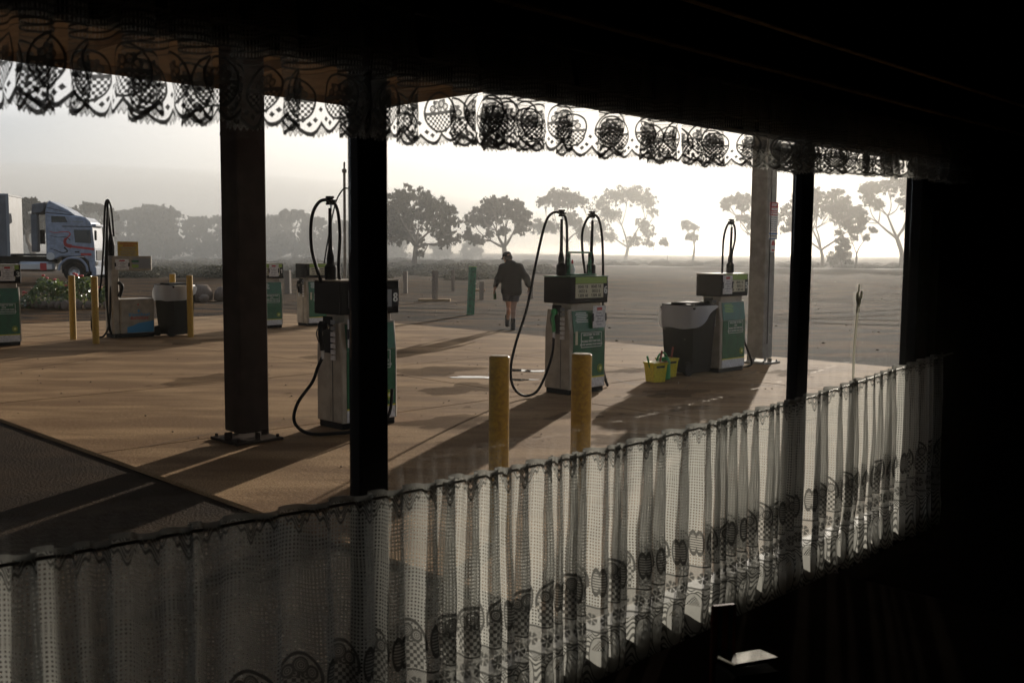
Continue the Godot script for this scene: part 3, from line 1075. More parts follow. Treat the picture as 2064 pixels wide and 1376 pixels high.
func pump(label: String, num: String, pos: Vector3, opt: Dictionary) -> Node3D:
	var o := thing("fuel_pump", label, "fuel pump", pos, PI / 4, "fuel pumps on the forecourt")
	var W := 0.325
	part("plinth", Geo.new().box(Vector3(0, 0.03, 0), Vector3(0.62, 0.06, 0.37), 0.006), M.black_plastic, o)
	# cabinet: front and back lean in above the knee
	var prof := PackedVector2Array([Vector2(-0.2, 0.06), Vector2(0.2, 0.06), Vector2(0.2, 0.72), Vector2(0.165, 1.0), Vector2(-0.165, 1.0), Vector2(-0.2, 0.72)])
	var cab := Geo.new()
	cab.xf = Transform3D(Basis(Vector3.UP, -PI / 2), Vector3.ZERO)
	cab.prism(prof, -W + 0.0, W, 0.012)
	part("cabinet", cab, M.cream, o)
	part("cabinet_seam", Geo.new().box(Vector3(-W - 0.001, 0.5, 0.06), Vector3(0.004, 0.86, 0.006)), M.print_dark, o)
	part("access_plate", Geo.new().box(Vector3(-W - 0.002, 0.2, 0.0), Vector3(0.004, 0.14, 0.05), 0.001), M.cream, o)
	# front panels
	var lean := atan2(0.035, 0.28)
	for s in [1, -1]:
		var low := Geo.new()
		low.box(Vector3(0.015, 0.46, s * 0.203), Vector3(0.565, 0.54, 0.01), 0.003)
		part("front_panel", low, M.green, o)
		part("yellow_stripe", Geo.new().box(Vector3(0.015, 0.187, s * 0.204), Vector3(0.565, 0.014, 0.008)), M.logo_yellow, o)
		part("kick_panel", Geo.new().box(Vector3(0.015, 0.122, s * 0.203), Vector3(0.565, 0.112, 0.008), 0.002), M.paper, o)
		var up := Node3D.new()
		up.position = Vector3(0.015, 0.73, s * 0.2)
		up.rotation.x = -lean * s
		put(up, "upper_panel", o)
		var sk: float = s
		part("panel_board", Geo.new().box(Vector3(0, 0.128, sk * 0.004), Vector3(0.565, 0.25, 0.01), 0.003), M.teal if opt.get("teal") else M.green, up)
		if s == 1:
			for k in 6:
				part("text_line", Geo.new().box(Vector3(-0.13 + 0.008 * (k % 3), 0.225 - k * 0.021, 0.0105), Vector3(0.18 + 0.02 * ((k * 2) % 3), 0.008, 0.002)), M.logo_lime if opt.get("teal") else M.print_white, up)
	# framed instructions, on the lower panel's face
	var cy := 0.665
	for e in [[0.085, 0.0, 0.37, 0.006], [-0.085, 0.0, 0.37, 0.006]]:
		part("label_border", Geo.new().box(Vector3(0.05, cy + e[0] - 0.03, 0.2095), Vector3(0.37, 0.006, 0.003)), M.print_white, o)
	for sx in [-1, 1]:
		part("label_border", Geo.new().box(Vector3(0.05 + sx * 0.182, cy - 0.03, 0.2095), Vector3(0.006, 0.164, 0.003)), M.print_white, o)
	var lines := ["WELCOME TO OUR", "SITE", "PLEASE PAY FOR FUEL", "BEFORE MOVING YOUR VEHICLE"]
	for k in 4:
		words("lettering", lines[k], 0.024 if k < 3 else 0.019, Vector3(0.05, cy + 0.03 - k * 0.038, 0.2095), M.print_white, o)
	# round sunburst badge
	var bc := Vector3(0.215, 0.285, 0.209)
	var b0 := Geo.new()
	b0.prism(ring_points(0.048, 20), 0.0, 0.002)
	var bo := part("badge", b0, M.logo_yellow, o)
	bo.position = bc
	for lay in [[0.044, "green", 0.002, 18, 0.0], [0.038, "logo_lime", 0.004, 18, 0.35], [0.028, "logo_yellow", 0.006, 14, 0.3], [0.014, "print_white", 0.008, 10, 0.3]]:
		var q := Geo.new()
		q.prism(ring_points(lay[0], lay[3], lay[4]), 0.0, 0.002)
		var mi := part("sunburst", q, M[lay[1]], bo)
		mi.position.z = lay[2]
	if opt.get("side_label", true):
		part("side_label", Geo.new().box(Vector3(-0.215, 0.665, 0.2095), Vector3(0.04, 0.16, 0.002)), M.display, o)
	# neck and head
	part("neck", Geo.new().box(Vector3(0.02, 1.03, 0), Vector3(0.54, 0.1, 0.3), 0.008), M.cream, o)
	var head := part("head", Geo.new().box(Vector3(0, 1.225, 0), Vector3(0.69, 0.31, 0.42), 0.01), M.black_plastic, o)
	part("top_cover", Geo.new().box(Vector3(0, 1.384, 0), Vector3(0.70, 0.012, 0.43), 0.004), M.green if num == "6" else M.cream, o)
	part("fascia_band", Geo.new().box(Vector3(0.03, 1.34, 0.212), Vector3(0.56, 0.075, 0.006)), M.lime if num != "8" else M.black_plastic, o)
	part("display_panel", Geo.new().box(Vector3(0.0, 1.215, 0.212), Vector3(0.50, 0.165, 0.006)), M.display if num != "8" else M.print_grey, o)
	for c in 2:
		for k in 3:
			words("price_digits", ["0045", "0032", "1309"][k] + [" 18", " 6", " 40"][k], 0.036, Vector3(-0.12 + c * 0.235, 1.265 - k * 0.052, 0.2155), M.print_dark, o)
	part("number_plate", Geo.new().box(Vector3(0.295, 1.22, 0.212), Vector3(0.08, 0.17, 0.005)), M.print_dark, o)
	words("number", num, 0.085, Vector3(0.295, 1.22, 0.216), M.print_white, o)
	if opt.get("notice_at"):
		var p: Vector3 = opt.notice_at
		notice(o, p, 0.235, 0.26)
	# nozzle pocket on the left end
	part("pocket", Geo.new().box(Vector3(-W - 0.01, 0.88, 0.0), Vector3(0.02, 0.34, 0.14), 0.005), M.black_plastic, o)
	for k in 7:
		part("grade_tab", Geo.new().box(Vector3(-W - 0.023, 1.0 - k * 0.055, 0.1), Vector3(0.006, 0.042, 0.07), 0.001), M.paper if k > 1 else M.print_grey, o)
	var nz := Node3D.new()
	put(nz, "nozzle", o)
	nz.position = Vector3(-W - 0.07, 0.9, 0.03)
	part("handle", Geo.new().tube(spline([Vector3(-0.03, 0.07, 0), Vector3(-0.045, 0.0, 0), Vector3(-0.03, -0.08, 0), Vector3(-0.02, -0.16, 0)]), 0.022, 10), M.can_green if num == "6" else M.rubber, nz)
	part("body", Geo.new().ball(Vector3(-0.02, 0.07, 0), Vector3(0.05, 0.045, 0.03)), M.can_green if num == "6" else M.rubber, nz)
	part("spout", Geo.new().tube(spline([Vector3(-0.01, 0.08, 0), Vector3(0.05, 0.06, 0), Vector3(0.075, -0.02, 0)]), 0.012, 8), M.silver, nz)
	part("guard", Geo.new().tube(spline([Vector3(-0.06, 0.06, 0), Vector3(-0.085, 0.0, 0), Vector3(-0.06, -0.08, 0)]), 0.006, 6), M.rubber, nz)
	part("swivel", Geo.new().cyl(Vector3(-0.02, -0.16, 0), Vector3(-0.02, -0.24, 0), 0.016), M.silver, nz)
	# hose masts
	for mast in opt.get("masts", []):
		var x: float = mast
		var mg := Node3D.new()
		put(mg, "hose_mast", o)
		mg.position = Vector3(x, 1.39, 0)
		part("sleeve", Geo.new().lathe([Vector2(0.0, 0.0), Vector2(0.052, 0.002), Vector2(0.056, 0.02), Vector2(0.056, 0.12), Vector2(0.046, 0.135), Vector2(0.034, 0.15), Vector2(0.036, 0.2), Vector2(0.018, 0.3), Vector2(0.0, 0.301)], Vector3.ZERO, 16), M.rubber, mg)
		part("pole", Geo.new().tube([Vector3(0, 0.28, 0), Vector3(0.015 if x > 0 else 0.0, 0.66, 0)], [0.02, 0.016], 10), M.rubber, mg)
		var cl := Geo.new()
		cl.ball(Vector3(0.015 if x > 0 else 0.0, 0.73, 0), Vector3(0.04, 0.035, 0.035), 6, 10)
		for k in 6:
			var a := TAU * k / 6
			cl.box(Vector3(cos(a) * 0.038, 0.73 + sin(a) * 0.035, 0), Vector3(0.02, 0.02, 0.06), 0.003)
		part("clamp", cl, M.rubber, mg)
		part("spring", Geo.new().cyl(Vector3(0.01, 0.64, 0), Vector3(0.015, 0.71, 0), 0.01), M.silver, mg)
	for h in opt.get("hoses", []):
		var pts: Array = []
		for q in h:
			pts.append(Vector3(q[0], q[1], q[2] if q.size() > 2 else 0.0))
		part("hose", Geo.new().tube(spline(pts), 0.0155, 10), M.rubber, o)
	return o

func ring_points(r: float, m: int, spike := 0.0) -> PackedVector2Array:
	var p := PackedVector2Array()
	var c := m * (2 if spike > 0 else 1)
	for k in c:
		var rr := r * (1.0 - spike * (k % 2))
		p.append(Vector2(cos(TAU * k / c), sin(TAU * k / c)) * rr)
	return p

func wheelie_bin(label: String, pos: Vector3, turn: float, hgt: float, droop: Array) -> void:
	var o := thing("rubbish_bin", label, "bin", pos, turn, "wheelie bins with plastic liners")
	var a := 0.265
	var b := 0.275
	var body := Geo.new()
	var r0 := 0.82
	for i in 4:
		var c := [[-1, -1], [1, -1], [1, 1], [-1, 1]]
		var p: Array = c[i]
		var q: Array = c[(i + 1) % 4]
		body.poly([Vector3(p[0] * a * r0, 0.05, p[1] * b * r0), Vector3(q[0] * a * r0, 0.05, q[1] * b * r0), Vector3(q[0] * a, hgt - 0.06, q[1] * b), Vector3(p[0] * a, hgt - 0.06, p[1] * b)], Vector3(p[0] + q[0], 0, p[1] + q[1]))
	body.box(Vector3(0, 0.045, 0), Vector3(a * 1.6, 0.03, b * 1.6), 0.006)
	part("body", body, M.bin, o)
	part("rim", Geo.new().box(Vector3(0, hgt - 0.05, 0), Vector3(a * 2.12, 0.045, b * 2.12), 0.012), M.bin, o)
	part("lid", Geo.new().box(Vector3(0, hgt - 0.012, 0), Vector3(a * 2.0, 0.03, b * 2.0), 0.012), M.black_plastic, o)
	part("lid_panel", Geo.new().box(Vector3(0.06, hgt + 0.012, 0.0), Vector3(a * 1.1, 0.022, b * 1.3), 0.008), M.black_plastic, o)
	part("lid_handle", Geo.new().cyl(Vector3(-0.24, hgt + 0.012, -0.12), Vector3(-0.24, hgt + 0.012, 0.12), 0.014), M.black_plastic, o)
	for s in [-1, 1]:
		part("wheel", Geo.new().cyl(Vector3(-0.27, 0.1, s * 0.2 - 0.025), Vector3(-0.27, 0.1, s * 0.2 + 0.025), 0.1, -1, 16), M.rubber, o)
	# liner skirt hanging over the rim, longer on some sides
	var g := Geo.new()
	var m := 64
	var r := RandomNumberGenerator.new()
	r.seed = int(pos.x * 100.0)
	for k in m + 1:
		var ang := TAU * (k % m) / m
		var ca := cos(ang)
		var sa := sin(ang)
		var sq := 1.0 / maxf(absf(ca), absf(sa))
		sq = minf(sq, 1.3)
		var hang: float = lerpf(droop[1], droop[0], pow(0.5 + 0.5 * cos(ang - float(droop[2])), 5.0)) * (1.0 + 0.025 * sin(ang * 5.0))
		for j in 7:
			var f := j / 6.0
			var puff := 1.06 + 0.16 * sin(f * PI * 0.8) * (1.0 + 0.15 * sin(ang * 11.0 + f * 3.0)) - 0.06 * f
			g.vert(Vector3(ca * a * sq * puff, hgt - 0.015 - hang * f, sa * b * sq * puff), Vector3(ca, 0.2, sa))
	for k in m:
		for j in 6:
			var i := k * 7 + j
			g.idx.append_array([i, i + 1, i + 7, i + 1, i + 8, i + 7])
	part("liner", g, M.bag, o)

func bollard(label: String, pos: Vector3, h: float) -> void:
	var o := thing("yellow_bollard", label, "bollard", pos, 0.0, "yellow steel bollards guarding the pumps")
	part("post", Geo.new().lathe([Vector2(0.0578, -0.03), Vector2(0.0578, h - 0.006), Vector2(0.053, h)], Vector3.ZERO, 24), M.yellow, o)
	part("cap", Geo.new().lathe([Vector2(0.053, h), Vector2(0.05, h + 0.003), Vector2(0.0, h + 0.008)], Vector3.ZERO, 24), M.rust_cap, o)

func island() -> void:
	# pump 6: two masts, hose loops in its own plane
	var p6 := pump("fuel pump 6 with two hose masts and a green frame on top", "6", at(7.87, 8.945), {
		"masts": [-0.27, 0.27], "notice_at": Vector3(0.16, 0.905, 0.235),
		"hoses": [
			[[-0.27, 2.13], [-0.44, 2.11], [-0.56, 1.97], [-0.70, 1.54], [-0.84, 1.03], [-1.01, 0.65], [-1.09, 0.37], [-1.05, 0.15], [-0.88, 0.03], [-0.66, 0.06], [-0.50, 0.27], [-0.44, 0.48, 0.03], [-0.415, 0.68, 0.03]],
			[[-0.26, 2.13], [-0.2, 2.06], [-0.175, 1.9], [-0.175, 1.6], [-0.2, 1.38]],
			[[0.29, 2.13], [0.18, 2.06], [0.10, 1.9], [0.11, 1.66], [0.17, 1.38]],
			[[0.29, 2.13], [0.40, 2.07], [0.47, 1.84], [0.50, 1.35], [0.51, 0.6], [0.53, 0.25], [0.60, 0.05], [0.62, 0.02], [0.57, 0.1], [0.5, 0.3], [0.46, 0.62], [0.4, 0.75]]]})
	var fr := thing("squeegee_stand", "green metal frame standing on top of pump 6", "stand", at(7.87, 8.945, 1.392), PI / 4)
	for x in [-0.17, 0.21]:
		part("upright", Geo.new().box(Vector3(x, 0.14, 0.03), Vector3(0.034, 0.24, 0.034), 0.003), M.green_post, fr)
	part("top_bar", Geo.new().box(Vector3(0.02, 0.272, 0.03), Vector3(0.43, 0.022, 0.03), 0.003), M.green_post, fr)
	part("tray", Geo.new().box(Vector3(0.02, 0.011, 0.03), Vector3(0.46, 0.02, 0.16), 0.004), M.green_post, fr)
	var sb := thing("spray_bottle", "small white bottle with pink cap on pump 6", "bottle", at(7.85, 8.85, 1.414))
	part("bottle_body", Geo.new().lathe([Vector2(0, 0), Vector2(0.033, 0.002), Vector2(0.034, 0.06), Vector2(0.014, 0.115), Vector2(0.0, 0.115)], Vector3.ZERO, 14), M.print_white, sb)
	part("cap", Geo.new().lathe([Vector2(0.013, 0.115), Vector2(0.012, 0.15), Vector2(0.006, 0.165), Vector2(0, 0.165)], Vector3.ZERO, 10), M.print_red, sb)
	pump("fuel pump 8 half hidden behind the thick window mullion", "8", at(7.75, 5.655), {
		"masts": [-0.3], "notice_at": Vector3(-0.16, 0.9, 0.235),
		"hoses": [[[-0.3, 2.13], [-0.42, 2.1], [-0.5, 1.95], [-0.5, 1.66], [-0.4, 1.36]],
			[[-0.29, 2.13], [-0.22, 2.05], [-0.19, 1.82], [-0.19, 1.36], [-0.1, 1.0, 0.24], [0.02, 0.75, 0.26], [0.15, 0.5, 0.26]],
			[[-0.415, 0.68, 0.03], [-0.45, 0.58], [-0.51, 0.45], [-0.67, 0.27], [-0.77, 0.12, 0.1], [-0.72, 0.03, 0.25], [-0.5, 0.017, 0.35], [-0.2, 0.017, 0.36], [0.1, 0.1, 0.34], [0.2, 0.35, 0.28]]]})
	pump("fuel pump 5 behind the wheelie bin, next to the grey column", "5", at(7.93, 12.165), {
		"masts": [0.19], "teal": true, "side_label": false, "notice_at": Vector3(-0.2, 1.235, 0.22),
		"hoses": [[[0.2, 2.13], [0.08, 2.06], [0.0, 1.85], [-0.01, 1.43], [-0.02, 1.37]], [[0.2, 2.13], [0.28, 2.05], [0.30, 1.89], [0.26, 1.75], [0.22, 1.62]],
			[[0.34, 0.9, 0.05], [0.45, 0.6, 0.05], [0.55, 0.38, 0.05], [0.68, 0.2, 0.05], [0.76, 0.06, 0.05], [0.7, 0.018, 0.05], [0.5, 0.02, 0.02], [0.36, 0.3, 0.0]]]})
	wheelie_bin("black wheelie bin with a white liner in front of pump 5", at(8.03, 11.5), PI / 4, 0.97, [0.03, 0.31, 0.75])
	# window-washing buckets on the slab
	var specs := [[7.78, 10.43, 0.12, "yellow bucket with red and green brush handles, in front", 0], [8.0, 10.98, 0.35, "second yellow bucket beside the wheelie bin", 1]]
	for s in specs:
		var b := thing("wash_bucket", s[3], "bucket", at(s[0], s[1]), PI / 4 + s[2] - 0.4, "yellow window washing buckets")
		var g := Geo.new()
		var lo := 0.088
		var hi := 0.108
		var c := [[-1, -1], [1, -1], [1, 1], [-1, 1]]
		for i in 4:
			var p: Array = c[i]
			var q: Array = c[(i + 1) % 4]
			g.poly([Vector3(p[0] * lo, 0.0, p[1] * lo), Vector3(q[0] * lo, 0.0, q[1] * lo), Vector3(q[0] * hi, 0.235, q[1] * hi), Vector3(p[0] * hi, 0.235, p[1] * hi)], Vector3(p[0] + q[0], 0, p[1] + q[1]))
		g.box(Vector3(0, 0.004, 0), Vector3(0.165, 0.008, 0.165))
		part("tub", g, M.bucket, b)
		part("rim", Geo.new().box(Vector3(0, 0.243, 0), Vector3(0.24, 0.025, 0.24), 0.006), M.bucket, b)
		part("label_patch", Geo.new().box(Vector3(0.0, 0.2, 0.1075), Vector3(0.13, 0.028, 0.003)), M.print_dark, b)
		var lp := Geo.new()
		lp.xf = Transform3D(Basis(Vector3.FORWARD, 0.085), Vector3.ZERO)
		lp.box(Vector3(0.0885, 0.11, 0.0), Vector3(0.003, 0.1, 0.09))
		part("label_patch", lp, M.print_dark, b)
		if s[4] == 0:
			part("bail", Geo.new().tube(spline([Vector3(-0.02, 0.262, 0.125), Vector3(0.06, 0.262, 0.135), Vector3(0.115, 0.27, 0.09), Vector3(0.125, 0.27, 0.0)]), 0.006, 6), M.stick_red, b)
		for k in (2 if s[4] == 0 else 1):
			var st := solo("brush_handle", Geo.new().cyl(Vector3(0, 0.02, 0), Vector3(0.06 if k == 0 else -0.09, 0.4 if k == 0 else 0.34, 0.0), 0.012, 0.014, 8), M.stick_red if k == 0 else M.can_green, ["dark red brush handle in the front yellow bucket", "green brush handle sticking out of the front bucket", "dark red brush handle in the rear yellow bucket"][k + 2 * int(s[4])], "brush")
			st.position = at(s[0], s[1] + (0.04 if k == 0 else -0.05), 0.0)
			st.rotation.y = 0.3
	var wc := thing("watering_can", "green watering can between the two yellow buckets", "watering can", at(7.86, 10.72), PI / 4)
	part("can_body", Geo.new().lathe([Vector2(0, 0), Vector2(0.085, 0.002), Vector2(0.09, 0.02), Vector2(0.085, 0.24), Vector2(0.06, 0.29), Vector2(0.0, 0.3)], Vector3.ZERO, 18), M.can_green, wc)
	part("handle", Geo.new().tube(spline([Vector3(-0.16, 0.2, 0), Vector3(-0.15, 0.28, 0), Vector3(-0.08, 0.345, 0), Vector3(0.02, 0.34, 0), Vector3(0.08, 0.25, 0)]), 0.014, 8), M.can_green, wc)
	part("spout", Geo.new().tube([Vector3(-0.07, 0.06, 0), Vector3(-0.2, 0.24, 0)], [0.025, 0.016], 8), M.can_green, wc)
	# near bollards
	bollard("near yellow bollard left of the open hose loop of pump 6", at(4.01, 3.91), 1.07)
	bollard("near yellow bollard in front of pump 6", at(3.68, 4.24), 1.085)

func second_row() -> void:
	pump("fuel pump of the far row cut by the left picture edge", "3", at(18.33, 5.80), {"notice_at": Vector3(0.12, 1.24, 0.22), "masts": []})
	pump("far fuel pump right behind the brown column", "1", at(19.0, 11.42), {"notice_at": Vector3(0.1, 1.24, 0.22), "masts": []})
	pump("far fuel pump seen just left of pump 8", "2", at(19.0, 12.68), {"masts": []})
	bollard("far yellow bollard, leftmost, before the flower bed", at(18.65, 7.2), 1.178)
	bollard("far yellow bollard before the gas dispenser hoses", at(17.61, 7.19), 1.18)
	bollard("far yellow bollard in front of the far wheelie bin", at(17.8, 9.08), 1.178)
	bollard("far yellow bollard standing behind the far wheelie bin", at(18.95, 9.3), 1.178)
	wheelie_bin("far black wheelie bin with liner between two yellow bollards", at(18.35, 9.05), PI / 4 + 0.25, 1.0, [0.12, 0.3, 0.3])
	# autogas dispenser
	var o := thing("gas_dispenser", "cream gas dispenser with blue wave and yellow sign above", "fuel pump", at(18.6, 8.23), PI / 4)
	part("plinth", Geo.new().box(Vector3(0.03, 0.04, 0), Vector3(0.78, 0.08, 0.38), 0.006), M.black_plastic, o)
	part("cabinet", Geo.new().box(Vector3(0.09, 0.4, 0), Vector3(0.66, 0.66, 0.4), 0.02), M.cream, o)
	part("side_column", Geo.new().box(Vector3(-0.3, 0.8, -0.02), Vector3(0.12, 1.46, 0.36), 0.01), M.cream, o)
	part("head", Geo.new().box(Vector3(0.02, 1.4, 0), Vector3(0.76, 0.28, 0.36), 0.012), M.cream, o)
	part("head_window", Geo.new().box(Vector3(0.2, 1.4, 0.181), Vector3(0.34, 0.2, 0.006)), M.print_grey, o)
	part("green_sticker", Geo.new().box(Vector3(0.07, 1.44, 0.1855), Vector3(0.14, 0.04, 0.003)), M.green, o)
	part("green_sticker", Geo.new().box(Vector3(0.07, 1.35, 0.1855), Vector3(0.13, 0.06, 0.003)), M.lime, o)
	notice(o, Vector3(-0.18, 1.38, 0.183), 0.26, 0.2)
	part("blue_wave", Geo.new().prism(PackedVector2Array([Vector2(-0.12, 0.09), Vector2(0.4, 0.09), Vector2(0.4, 0.31), Vector2(0.3, 0.295), Vector2(0.1, 0.27), Vector2(0.0, 0.225), Vector2(-0.12, 0.2)]), 0.2, 0.203), M.print_cyan, o)
	words("lettering", "Kleenheat", 0.062, Vector3(0.12, 0.43, 0.202), M.print_cyan, o)
	words("lettering", "AutoGas", 0.062, Vector3(0.12, 0.365, 0.202), M.print_red, o)
	part("emblem", Geo.new().prism(ring_points(0.03, 4), 0.2, 0.203), M.print_cyan, o).position = Vector3(0.11, 0.5, 0)
	part("lock", Geo.new().prism(ring_points(0.016, 8), 0.2, 0.204), M.print_red, o).position = Vector3(0.1, 0.62, 0)
	part("nozzle", Geo.new().tube(spline([Vector3(-0.27, 1.05, 0.2), Vector3(-0.22, 0.98, 0.24), Vector3(-0.24, 0.86, 0.23), Vector3(-0.26, 0.78, 0.2)]), 0.035, 10), M.rubber, o)
	part("mast_sleeve", Geo.new().lathe([Vector2(0.06, 0), Vector2(0.065, 0.2), Vector2(0.03, 0.4), Vector2(0.0, 0.401)], Vector3(-0.3, 1.54, 0), 14), M.rubber, o)
	part("mast_pole", Geo.new().cyl(Vector3(-0.3, 1.9, 0), Vector3(-0.36, 2.55, 0), 0.025, 0.02), M.rubber, o)
	var hs := [[[-0.36, 2.58], [-0.42, 2.45], [-0.48, 1.6], [-0.56, 0.9], [-0.72, 0.4], [-0.7, 0.1], [-0.52, 0.04], [-0.4, 0.3], [-0.36, 0.9], [-0.32, 1.0]],
		[[-0.36, 2.58], [-0.38, 2.3], [-0.42, 1.2], [-0.42, 0.3], [-0.36, 0.06], [-0.3, 0.05]], [[-0.36, 2.58], [-0.3, 2.4], [-0.27, 1.9]], [[-0.36, 2.58], [-0.39, 2.2], [-0.45, 1.0], [-0.38, 0.12], [-0.28, 0.3], [-0.26, 0.8]]]
	for h in hs:
		var pts: Array = []
		for q in h:
			pts.append(Vector3(q[0], q[1], 0.06))
		part("hose", Geo.new().tube(spline(pts), 0.018, 8), M.rubber, o)
	var s := thing("yellow_sign", "yellow notice board standing on the gas dispenser", "sign", at(18.6, 8.23, 1.54), PI / 4)
	part("board", Geo.new().box(Vector3(0.0, 0.135, 0.05), Vector3(0.4, 0.27, 0.02), 0.003), M.sign_yellow, s)
	for k in 6:
		part("text_line", Geo.new().box(Vector3(0.0, 0.235 - k * 0.04, 0.061), Vector3([0.34, 0.2, 0.3, 0.26, 0.32, 0.3][k], 0.014, 0.003)), M.print_red if k < 2 else M.print_grey, s)
	# tall posts behind
	var v := thing("hose_pole", "tall thin pole with a slack hose behind pump 8", "pole", at(19.0, 13.53), PI / 4)
	part("pipe", Geo.new().cyl(Vector3(0, -0.03, 0), Vector3(0, 3.45, 0), 0.038, 0.03), M.column_grey, v)
	part("pole_cap", Geo.new().lathe([Vector2(0.03, 3.44), Vector2(0.055, 3.46), Vector2(0.055, 3.52), Vector2(0.02, 3.55), Vector2(0.022, 3.68), Vector2(0, 3.7)], Vector3.ZERO, 12), M.column_grey, v)
	var pts2: Array = []
	for q in [[-0.62, 1.3], [-0.5, 1.9], [-0.3, 2.7], [-0.12, 3.02], [0.02, 3.1], [0.16, 3.0], [0.3, 2.5], [0.36, 1.6], [0.3, 0.5]]:
		pts2.append(Vector3(q[0], q[1], 0.05))
	part("hose", Geo.new().tube(spline(pts2), 0.018, 8), M.rubber, v)
	v = thing("vent_pipe", "tall capped vent pipe with brown box behind brown column", "pipe", at(22.8, 12.6), 0.6)
	part("pipe", Geo.new().cyl(Vector3(0, -0.03, 0), Vector3(0, 4.5, 0), 0.07, 0.06), M.column_grey, v)
	part("pipe_cap", Geo.new().lathe([Vector2(0.06, 4.49), Vector2(0.085, 4.5), Vector2(0.085, 4.56), Vector2(0.03, 4.6), Vector2(0.03, 4.68), Vector2(0, 4.7)], Vector3.ZERO, 12), M.column_grey, v)
	part("brown_box", Geo.new().box(Vector3(0.02, 2.45, 0.1), Vector3(0.2, 1.5, 0.1), 0.01), mk("ochre", Color(0.25, 0.13, 0.05), 0.7), v)

func yard() -> void:
	var g := thing("green_post", "leaning square green post near the walking man", "post", on_ground(-1.14, -27.05), 0.5)
	g.rotation.z = -0.05
	part("post", Geo.new().box(Vector3(0, 0.64, 0), Vector3(0.17, 1.32, 0.15), 0.01), M.green_post, g)
	part("post_cap", Geo.new().box(Vector3(0, 1.308, 0), Vector3(0.18, 0.016, 0.16), 0.004), M.lime, g)
	var posts := [[-4.37, -40.66, 0.91, 0.16, "squat timber post standing nearest the window mullion"], [-2.69, -34.51, 1.07, 0.16, "weathered timber post standing on a small concrete pad"], [-2.61, -43.76, 0.92, 0.15, "reddish timber post beyond the concrete pad"], [-1.12, -35.91, 0.66, 0.16, "short timber stump post right of the green post"], [0.69, -37.04, 0.75, 0.14, "pale timber post partly hidden behind the walking man"], [-8.96, -39.74, 0.93, 0.22, "timber post seen between the two far pumps"], [-5.2, -37.5, 1.0, 0.2, "timber post right at the mullion edge above pump 8"]]
	for p in posts:
		var o := solo("timber_post", Geo.new().box(Vector3(0, p[2] / 2 - 0.05, 0), Vector3(p[3], p[2] + 0.1, p[3]), 0.012), M.timber, p[4], "post", "timber posts along the edge of the yard")
		o.position = on_ground(p[0], p[1])
		o.rotation = Vector3(rng.randf_range(-0.02, 0.02), rng.randf() * 2.0, rng.randf_range(-0.02, 0.02))
	for p in [[-2.7, -34.6, 1.1, "concrete pad under the weathered timber post"], [-1.6, -43.9, 0.8, "concrete pad lying behind the green post"], [-6.2, -33.0, 0.9, "concrete pad near the far pump"]]:
		var o := solo("concrete_pad", Geo.new().box(Vector3(0, 0.03, 0), Vector3(p[2], 0.1, 0.6), 0.01), M.concrete, p[3], "slab")
		o.position = on_ground(p[0], p[1])
	# flower bed behind the far pumps
	var b := thing("flower_bush", "low leafy bush with red flowers in front of the truck", "bush", on_ground(-12.75, -28.9), 0.2)
	var r := RandomNumberGenerator.new()
	r.seed = 31
	var lv := Geo.new()
	var fl := Geo.new()
	var sp := Geo.new()
	for k in 3400:
		var x := r.randf_range(-1.35, 1.15)
		var top := 0.98 * sqrt(maxf(0.0, 1.0 - pow(absf(x + 0.05) / 1.35, 3.0))) * (0.82 + 0.13 * sin(x * 6.0) + 0.08 * sin(x * 14.0 + 1.0))
		var y := top * pow(r.randf(), 0.55)
		var c := Vector3(x, y, r.randfn(0.0, 0.35) * sqrt(maxf(0.1, 1.0 - y)))
		var d := Vector3(r.randfn(), r.randfn() + 0.4, r.randfn()).normalized()
		var e := d.cross(Vector3(r.randfn(), r.randfn(), r.randfn())).normalized()
		var q := r.randf_range(0.03, 0.065)
		lv.leaf(c, d * q, e * q * 0.55, e.cross(d).normalized())
		if k % 55 == 0 and y > top * 0.75:
			fl.ball(c + Vector3(0, 0.1, 0), Vector3(0.05, 0.035, 0.05), 4, 7, 0.2, r)
	for k in 14:
		var x := -1.2 + 2.2 * k / 13.0
		sp.tube([Vector3(x * 0.8, -0.05, 0), Vector3(x, 0.6, r.randfn(0, 0.15))], 0.012, 5)
	part("foliage", lv, M.bush_leaves, b).set_meta("kind", "stuff")
	part("blossoms", fl, M.flower, b).set_meta("kind", "stuff")
	part("stems", sp, M.bark, b)
	for k in 12:
		var x := -14.2 + k * 0.26 + r.randf_range(-0.05, 0.05)
		var rk := Geo.new()
		rk.ball(Vector3(0, 0.1, 0), Vector3(r.randf_range(0.11, 0.18), r.randf_range(0.1, 0.17), r.randf_range(0.1, 0.15)), 5, 8, 0.16, r)
		var o := solo("edging_rock", rk, M.rock, ordinal(k) + " rock from the left along the front of the flower bed", "rock", "rocks edging the flower bed")
		o.position = on_ground(x, -28.2 - 0.25 * absf(k - 6) * 0.3)
		o.rotation.y = r.randf() * 6.0
	for p in [[-10.35, -33.2, 0.34, "largest rock of the pile behind the far bin"], [-9.75, -33.4, 0.3, "rock at the right end of the pile behind the far bin"], [-10.9, -32.9, 0.22, "small rock at the left of the rock pile"], [-10.1, -32.6, 0.16, "lowest front rock of the pile behind the far bin"]]:
		var rk := Geo.new()
		rk.ball(Vector3(0, p[2] * 0.7, 0), Vector3(p[2], p[2] * 0.95, p[2] * 0.9), 6, 9, 0.14, r)
		var o := solo("rock", rk, M.rock, p[3], "rock", "rocks piled behind the far bin")
		o.position = on_ground(p[0], p[1])
	# loose stones and litter specks on the gravel
	var st := Geo.new()
